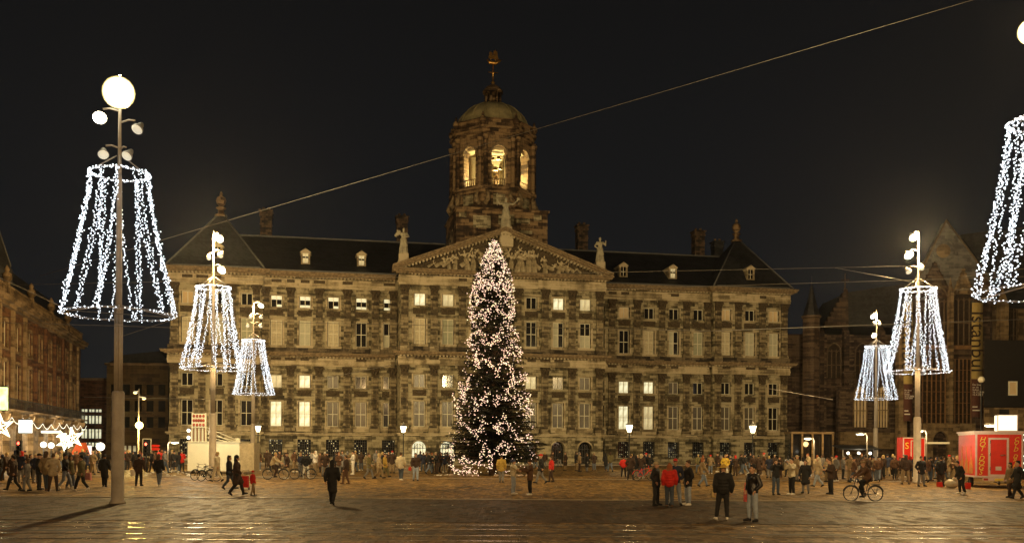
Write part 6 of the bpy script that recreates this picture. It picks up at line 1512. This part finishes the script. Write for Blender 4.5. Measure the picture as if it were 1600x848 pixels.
person(84, 776, 190, 'pocket', 'coat', 'beige', 'darkbrown', 'short', 'hairbrown', 'person in a beige coat and dark trousers, right of the wide beige coat', 1.05)
person(103, 772, 90, 'walk', 'jacket', 'black', 'lightjeans', 'short', 'black', 'person in pale jeans and white shoes left of the nearest mast', 1.02, 'white')
person(111, 771, 80, 'stroll', 'coat', 'olive', 'jeans', 'bob', 'hairbrown', 'person in an olive coat close behind the pale jeans', .98, 'white')
person(128, 775, -90, 'walk', 'coat', 'olive', 'black', 'short', 'black', 'walker in an olive coat and black trousers with a pink bag', 1.0, 'white')
person(164, 768, 185, 'stroll', 'long', 'black', 'black', 'short', 'black', 'dark person half hidden by the nearest left mast', 1.0)
person(22, 776, -90, 'walk', 'coat', 'darkbrown', 'black', 'short', 'black', 'walker in a dark brown coat near the left edge', .97)
person(43, 776, -80, 'stroll', 'coat', 'grey', 'grey', 'bob', 'hairbrown', 'walker in a grey coat near the left edge', .9)
person(975, 743, 165, 'pocket', 'puffy', 'red', 'black', 'short', 'hairbrown', 'youngster in a red jacket left of the red bicycle', .88)
person(986, 747, 160, 'pocket', 'coat', 'darkbrown', 'black', 'short', 'hairbrown', 'person in a brown coat left of the red bicycle', 1.03)
person(1099, 757, 95, 'walk', 'coat', 'khaki', 'jeans', 'big', 'auburn', 'blurred walker in a tan coat right of the group with the red jacket', .98)
person(1503, 763, -75, 'bend', 'coat', 'black', 'black', 'short', 'black', 'man in black bending by the hot dog trailer', 1.0, 'white')
person(1353, 744, 175, 'pocket', 'coat', 'brown', 'khaki', 'short', 'black', 'person in a brown jacket seen from behind before the food stall', 1.04)
person(1591, 770, -90, 'walk', 'long', 'black', 'black', 'short', 'black', 'walker in black at the right edge before the red trailer', 1.02)
person(1579, 768, -80, 'stroll', 'coat', 'khaki', 'darkbrown', 'bob', 'hairbrown', 'walker in a tan coat near the right edge before the red trailer', .96)
person(1416, 749, 170, 'pocket', 'puffy', 'darkbrown', 'khaki', 'hood', 'darkbrown', 'stout person in a dark brown coat just left of the tall right mast', 1.08)
person(1440, 752, 10, 'pocket', 'coat', 'black', 'grey', 'short', 'hairbrown', 'person in black facing us, right of the tall right mast', 1.05)
person(1471, 752, 175, 'stroll', 'coat', 'black', 'darkbrown', 'short', 'black', 'person in black walking away, left of the man bending', 1.04)
person(1134, 742, 0, 'pocket', 'jacket', 'yellow', 'white', 'short', 'blond', 'person in a yellow jacket in the row before the right wing', 1.0)
# bags and held things
bag(1119, 791, .45, .18, .36, mat('golden_plastic_bag', (.50, .36, .14), .35, var=.4, scale=8), 'shiny golden carrier bag held by the yellow hat')
bag(1166, 797, .42, .09, .50, mat('red_white_bag', (.62, .10, .08), .4, var=.5, scale=5), 'narrow red and white bag held by the leather jacket')
bag(1252, 748, .62, .17, .30, M['c_black'], 'dark shoulder bag of the woman in the long black coat')
bag(209, 757, .28, .17, .40, M['c_white'], 'white carrier bag held by the man right of the nearest left mast')
bag(138, 766, .3, .24, .42, M['c_pink'], 'pinkish bag held by the walker left of the nearest mast')
bag(641, 750, .6, .1, .2, M['c_red'], 'small red bag beside the woman with white sleeves')
bag(1362, 742, .1, .12, .32, M['c_white'], 'small white bag beside the person before the food stall')
for pe in [o for o in col.objects if o.name.startswith('person') and ('holding a camera' in o.get('label', '') or 'raising a camera' in o.get('label', ''))]:
    c = MB(); c.box(-.06, .06, -.03, .03, -.04, .04); c.tube([(0, -.03, 0), (0, -.07, 0)], .03, 10); o = c.build('camera_body', M['black']); o.matrix_basis = pe.matrix_basis @ Matrix.Translation((0, -.30, 1.60)); tag(o, 'black camera held up by the ' + ('black jacket facing us' if 'facing us' in pe['label'] else 'cream jacket seen sideways'), 'camera')
    o.name = 'handheld_camera'
# ---- the crowd
WHERE = [
    (2, 60, 750, 764, 8, 'before the left shops', 'dd'), (84, 160, 738, 750, 13, 'in the left street by the stars', 'dl'), (192, 286, 738, 746, 19, 'left of the white stall', 'dc'),
    (398, 474, 735, 742, 7, 'behind the bicycles', 'dm'), (498, 622, 736, 744, 12, 'before the barred windows', 'dm'), (656, 706, 737, 742, 11, 'at the left foot of the tree', 'dd'),
    (832, 962, 726, 736, 11, 'by the dark palace arches', 'dm'), (984, 1016, 738, 745, 8, 'around the red bicycle', 'dd'), (1086, 1214, 733, 742, 17, 'before the right wing', 'dm'),
    (1218, 1332, 738, 748, 13, 'before the timber kiosk', 'ml'), (1328, 1420, 736, 748, 16, 'by the food stall', 'dm'), (1420, 1500, 738, 750, 12, 'right of the right mast', 'dm')]
pr = random.Random(21); CO = {'d': ['black', 'darkbrown', 'navy', 'black', 'brown', 'darkbrown'], 'm': ['brown', 'darkbrown', 'grey', 'olive', 'black', 'khaki'], 'l': ['beige', 'khaki', 'white', 'khaki', 'grey', 'black'], 'c': ['red', 'green', 'black', 'grey', 'brown', 'navy', 'black', 'darkbrown']}
NM = {'darkbrown': 'dark brown', 'navy': 'navy', 'hairbrown': 'brown', 'bluehat': 'blue'}
LG = ['black', 'darkjeans', 'jeans', 'grey', 'khaki', 'darkbrown']; LN = {'darkjeans': 'dark jeans', 'jeans': 'blue jeans', 'black': 'black trousers', 'grey': 'grey trousers', 'khaki': 'tan trousers', 'darkbrown': 'brown trousers'}
HK = {'short': 'short-haired', 'bob': 'bob-haired', 'beanie': 'knit-capped', 'hood': 'hooded', 'cap': 'capped', 'big': 'thick-haired'}
used = {}; plan = []
for x0, x1, y0, y1, n, where, pal in WHERE:
    for k in range(n):
        px = x0 + (x1 - x0) * (k + pr.uniform(.15, .85)) / n; py = pr.uniform(y0, y1)
        for _ in range(30):
            co = pr.choice(CO[pr.choice(pal)]); lg = pr.choice(LG); hk = pr.choice(list(HK)); hc = pr.choice(['black', 'hairbrown', 'hairbrown', 'blond', 'auburn'] if hk in ('short', 'bob', 'big') else ['black', 'grey', 'red', 'beige', 'navy', co])
            kind = pr.choice(['coat', 'jacket', 'puffy', 'coat', 'long']); lb = f"{HK[hk]} figure in {NM.get(co, co)} {'coat' if kind in ('coat', 'long') else 'jacket'} and {LN[lg]} {where}"
            if lb not in used: break
        used[lb] = 1; person(px, py, pr.choice((0, 180, 180, 90, -90)) + pr.uniform(-35, 35), pr.choice(('pocket', 'stroll', 'walk', 'fold', 'look', 'pocket')), kind, co, lg, hk, hc, lb, pr.uniform(.92, 1.06), pr.choice(('black', 'black', 'white', 'brown')), 'people ' + where)

# ---- bicycles
def bicycle(loc, rz, frame_m, label, lean=0):
    o = empty('bicycle', loc, rz, label, 'bicycle', 'bicycles on the square'); o.rotation_euler = (lean, 0, rz)
    for x in (-.53, .55):
        w = MB(); n = 24; w.tube([(x + .335 * math.cos(2 * math.pi * k / n), 0, .345 + .335 * math.sin(2 * math.pi * k / n)) for k in range(n + 1)], .019, 6, False); wh = w.build('wheel', M['tyre'], o)
        s = MB(); s.tube([(x + .31 * math.cos(2 * math.pi * k / n), 0, .345 + .31 * math.sin(2 * math.pi * k / n)) for k in range(n + 1)], .009, 5, False)
        for k in range(14): a = 2 * math.pi * k / 14; s.tube([(x, 0, .345), (x + .31 * math.cos(a), 0, .345 + .31 * math.sin(a))], .003, 3, False)
        s.tube([(x, -.05, .345), (x, .05, .345)], .025, 8); s.build('rim', M['chrome'], wh)
        m = MB(); m.tube([(x + .37 * math.cos(R(a)), 0, .345 + .37 * math.sin(R(a))) for a in range(20, 180, 16)], .022, 5); m.build('mudguard', frame_m, o)
    f = MB(); bb = (-.08, 0, .30); seat = (-.22, 0, .86); head = (.36, 0, .88); hl = (.40, 0, .72)
    for a, b_ in ((bb, seat), (bb, hl), ((-.19, 0, .74), head), (head, (.55, 0, .345)), (bb, (-.53, 0, .345)), ((-.20, 0, .78), (-.53, 0, .345)), (head, (.33, 0, 1.02))): f.tube([a, b_], .017, 6)
    f.build('frame', frame_m, o)
    f = MB(); f.prism([(-.36, -.07), (-.36, .07), (-.08, .02), (-.08, -.02)], .88, .93, 'z'); f.build('saddle', M['tyre'], o)
    f = MB(); f.tube([(.16, .28, 1.06), (.30, .24, 1.06), (.34, 0, 1.04), (.30, -.24, 1.06), (.16, -.28, 1.06)], .014, 6); f.build('handlebar', M['chrome'], o)
    f = MB(); f.tube([(-.08, -.08, .30), (-.08, -.08, .14), (-.08, -.16, .14)], .012, 5); f.tube([(-.08, .08, .30), (-.08, .08, .46), (-.08, .16, .46)], .012, 5); f.tube([(-.08, -.06, .3), (-.08, -.04, .3)], .09, 14); f.build('crank', M['chrome'], o)
    f = MB(); f.box(-.72, -.36, -.07, .07, .74, .76); f.tube([(-.70, .05, .74), (-.54, .05, .35)], .008, 4); f.tube([(-.70, -.05, .74), (-.54, -.05, .35)], .008, 4); f.build('luggage_rack', M['iron'], o)
    f = MB(); f.ball((.44, 0, .90), .045, 8, 5); f.build('front_light', M['chrome'], o)
    return o
g = G(431, 753); bicycle(g, 0, M['black'], 'black bicycle ridden by the man in a beige jacket, left of the brown coat')
person(0, 0, 90, 'cycle', 'jacket', 'beige', 'darkbrown', 'short', 'blond', 'cyclist in a beige jacket sitting on a black bicycle', 1.0, ground=(g.x - .06, g.y, -.0))
bicycle(G(474, 752), math.pi + .1, M['black'], 'black bicycle with its wheels either side of the white trousers')
bicycle(G(316, 756), math.pi * .9, M['black'], 'left bicycle leaning by the second mast', R(8)); bicycle(G(327, 757), math.pi * .92, M['black'], 'right bicycle leaning by the second mast', R(10))
bicycle(G(1007, 748), .35, M['red'], 'red bicycle held by the group right of the palace arches')
g = G(1350, 776); bicycle(g, math.pi, M['black'], 'black bicycle ridden leftwards before the food stall')
person(0, 0, -90, 'cycle', 'coat', 'brown', 'black', 'cap', 'khaki', 'cyclist in a brown coat riding leftwards before the food stall', 1.0, ground=(g.x + .06, g.y, 0))
g = G(400, 762); 
mb = MB()                                                # the child's stroller-like trolley beside the small child
o = empty('shopping_trolley', G(383, 770), 0, 'small red shopping trolley pulled between the walkers before the white stall', 'trolley')
mb.taper(-.2, .2, -.14, .14, .14, .72, .9); mb.build('bag_body', M['c_red'], o); mb = MB(); mb.tube([(-.16, .16, .1), (-.16, .2, .9), (-.16, .26, 1.0), (.16, .26, 1.0), (.16, .2, .9), (.16, .16, .1)], .012, 5); mb.build('handle', M['chrome'], o)
for x in (-.2, .2): mb = MB(); wheel_mb(x, .1, .08, .08, .02, mb); mb.build('wheel', M['tyre'], o)
# litter
lr = random.Random(5); lm = MB()
for k in range(90):
    px, py = (lr.uniform(200, 300), lr.uniform(744, 749)) if k < 40 else (lr.uniform(675, 705), lr.uniform(741, 744)) if k < 60 else (lr.uniform(600, 1250), lr.uniform(740, 800))
    g = G(px, py); s = lr.uniform(.02, .06) * (1.6 if k < 60 else .6); lm.taper(g.x - s, g.x + s, g.y - s * .7, g.y + s * .7, .0, s * .5, .5)
tag(lm.build('litter', M['c_white']), kind='stuff')

# ---- statues on the palace roof, and the carved crowd in the pediment
M['statue'] = mat('pale_weathered_statue_stone', (.42, .38, .27), .85, var=.4, scale=3, bump=.4)
def statue_mesh(arm):
    J = joints('stroll'); mb = MB(); ell(mb, (0, 0, 1.66), (.09, .11, .13)); cap(mb, (0, 0, 1.45), (0, 0, 1.58), .06, .055)
    cap(mb, (.08, 0, 1.34), (-.08, 0, 1.34), .14, .14); cap(mb, (0, 0, 1.3), (0, 0, .95), .14, .17)
    for s in (1, -1): cap(mb, (s * .07, 0, .95), (s * .12, -.03 * s, .08), .16, .19)
    cap(mb, (.1, -.08, .9), (.05, -.12, .1), .1, .09); cap(mb, (-.05, -.1, 1.2), (.18, -.12, .6), .07, .09)
    A = {'wide': (((.2, 0, 1.42), (.42, -.02, 1.40), (.66, 0, 1.62)), ((-.2, 0, 1.42), (-.38, -.02, 1.38), (-.52, 0, 1.66))), 'left': (((.2, 0, 1.42), (.33, -.05, 1.2), (.15, -.2, 1.15)), ((-.2, 0, 1.42), (-.36, 0, 1.30), (-.42, -.05, 1.56))), 'hip': (((.2, 0, 1.42), (.4, .02, 1.25), (.38, -.1, 1.5)), ((-.2, 0, 1.42), (-.36, .05, 1.15), (-.2, -.1, 1.0)))}[arm]
    for a in A: cap(mb, a[0], a[1], .07, .06); cap(mb, a[1], a[2], .055, .045); ell(mb, a[2], (.055, .05, .07))
    if arm == 'wide': cap(mb, (-.52, 0, 1.3), (-.52, 0, 2.0), .025, .03); ell(mb, (.72, 0, 1.72), (.12, .06, .1))
    if arm == 'left': cap(mb, (-.30, 0, 1.5), (-.52, .02, 1.25), .12, .10)
    me = remeshed(mb, .03, 1); bm = bmesh.new(); bm.from_mesh(me)
    for v in bm.verts: v.co += v.normal * (math.sin(v.co.x * 42 + v.co.z * 3) * .012 * (1 if v.co.z < 1.3 else .2) + noise.noise(v.co * 14) * .012)
    bm.to_mesh(me); bm.free(); me.materials.append(M['statue']); return me
PI_ = PAL.matrix_basis
for arm, s, y, z, sc2, lb in (('wide', .15, MP - .1, APX + .15, 2.1, 'statue with outstretched arms on the tip of the pediment'), ('left', -MW + .35, MP + .5, 25.0, 1.8, 'robed statue on the left corner of the pediment'), ('hip', MW - .35, MP + .5, 25.0, 1.8, 'robed statue on the right corner of the pediment')):
    o = empty('statue', PI_ @ V((s, y, z)), TH, lb, 'statue', 'statues on the palace pediment', sc2); put('figure', statue_mesh(arm), o); mb = MB(); mb.box(-.32, .32, -.26, .26, -.45, .06); mb.box(-.38, .38, -.32, .32, -1.1, -.453); mb.build('plinth', M['trim'], o)
rl = random.Random(9); sm = [statue_mesh(a) for a in ('wide', 'left', 'hip')]
for me in sm: me.materials.clear(); me.materials.append(M['trim'])
k = 0; x = -HW + 2.6
while x < HW - 2.4:
    top = sl(x, -.75) - PB - .1; hgt = min(top, rl.uniform(2.1, 3.0)); 
    if top > .5:
        recl = hgt < 1.6 or rl.random() < .25
        o = put('relief_figure', sm[k % 3], PAL); s = min(hgt / 1.85, 1.5) if not recl else min(top * .9, 1.5) / 1.1
        if recl: o.location = (x, MP + .12, PB + .35 * s); o.rotation_euler = (R(6), R(60 if x < 0 else -60) + rl.uniform(-.2, .2), 0); s = min(s, .95)
        else: o.location = (x, MP + .12, PB + .0); o.rotation_euler = (R(4), rl.uniform(-.25, .25), rl.uniform(-.6, .6))
        o.scale = (s, s * .9, s)
        if top > 3.0:
            o2 = put('relief_figure', sm[(k + 1) % 3], PAL, (x + rl.uniform(-.4, .4), MP + .18, PB + top * .5), (0, rl.uniform(-1.2, 1.2), rl.uniform(-.5, .5))); o2.scale = (.85, .7, .85)
        k += 1
    x += rl.uniform(.62, .95)

# ================================================================== NIGHT AIR
hz = bpy.data.materials.new('damp_night_air'); hz.use_nodes = True; nt = hz.node_tree; nt.nodes.clear()
ou = nt.nodes.new('ShaderNodeOutputMaterial'); pv = nt.nodes.new('ShaderNodeVolumePrincipled'); nt.links.new(pv.outputs[0], ou.inputs['Volume'])
pv.inputs['Color'].default_value = (.85, .9, 1., 1); pv.inputs['Density'].default_value = .00006; pv.inputs['Anisotropy'].default_value = .84
mb = MB(); mb.box(-430, 430, -32, 702, -2, 48); tag(mb.build('haze', hz), kind='stuff')
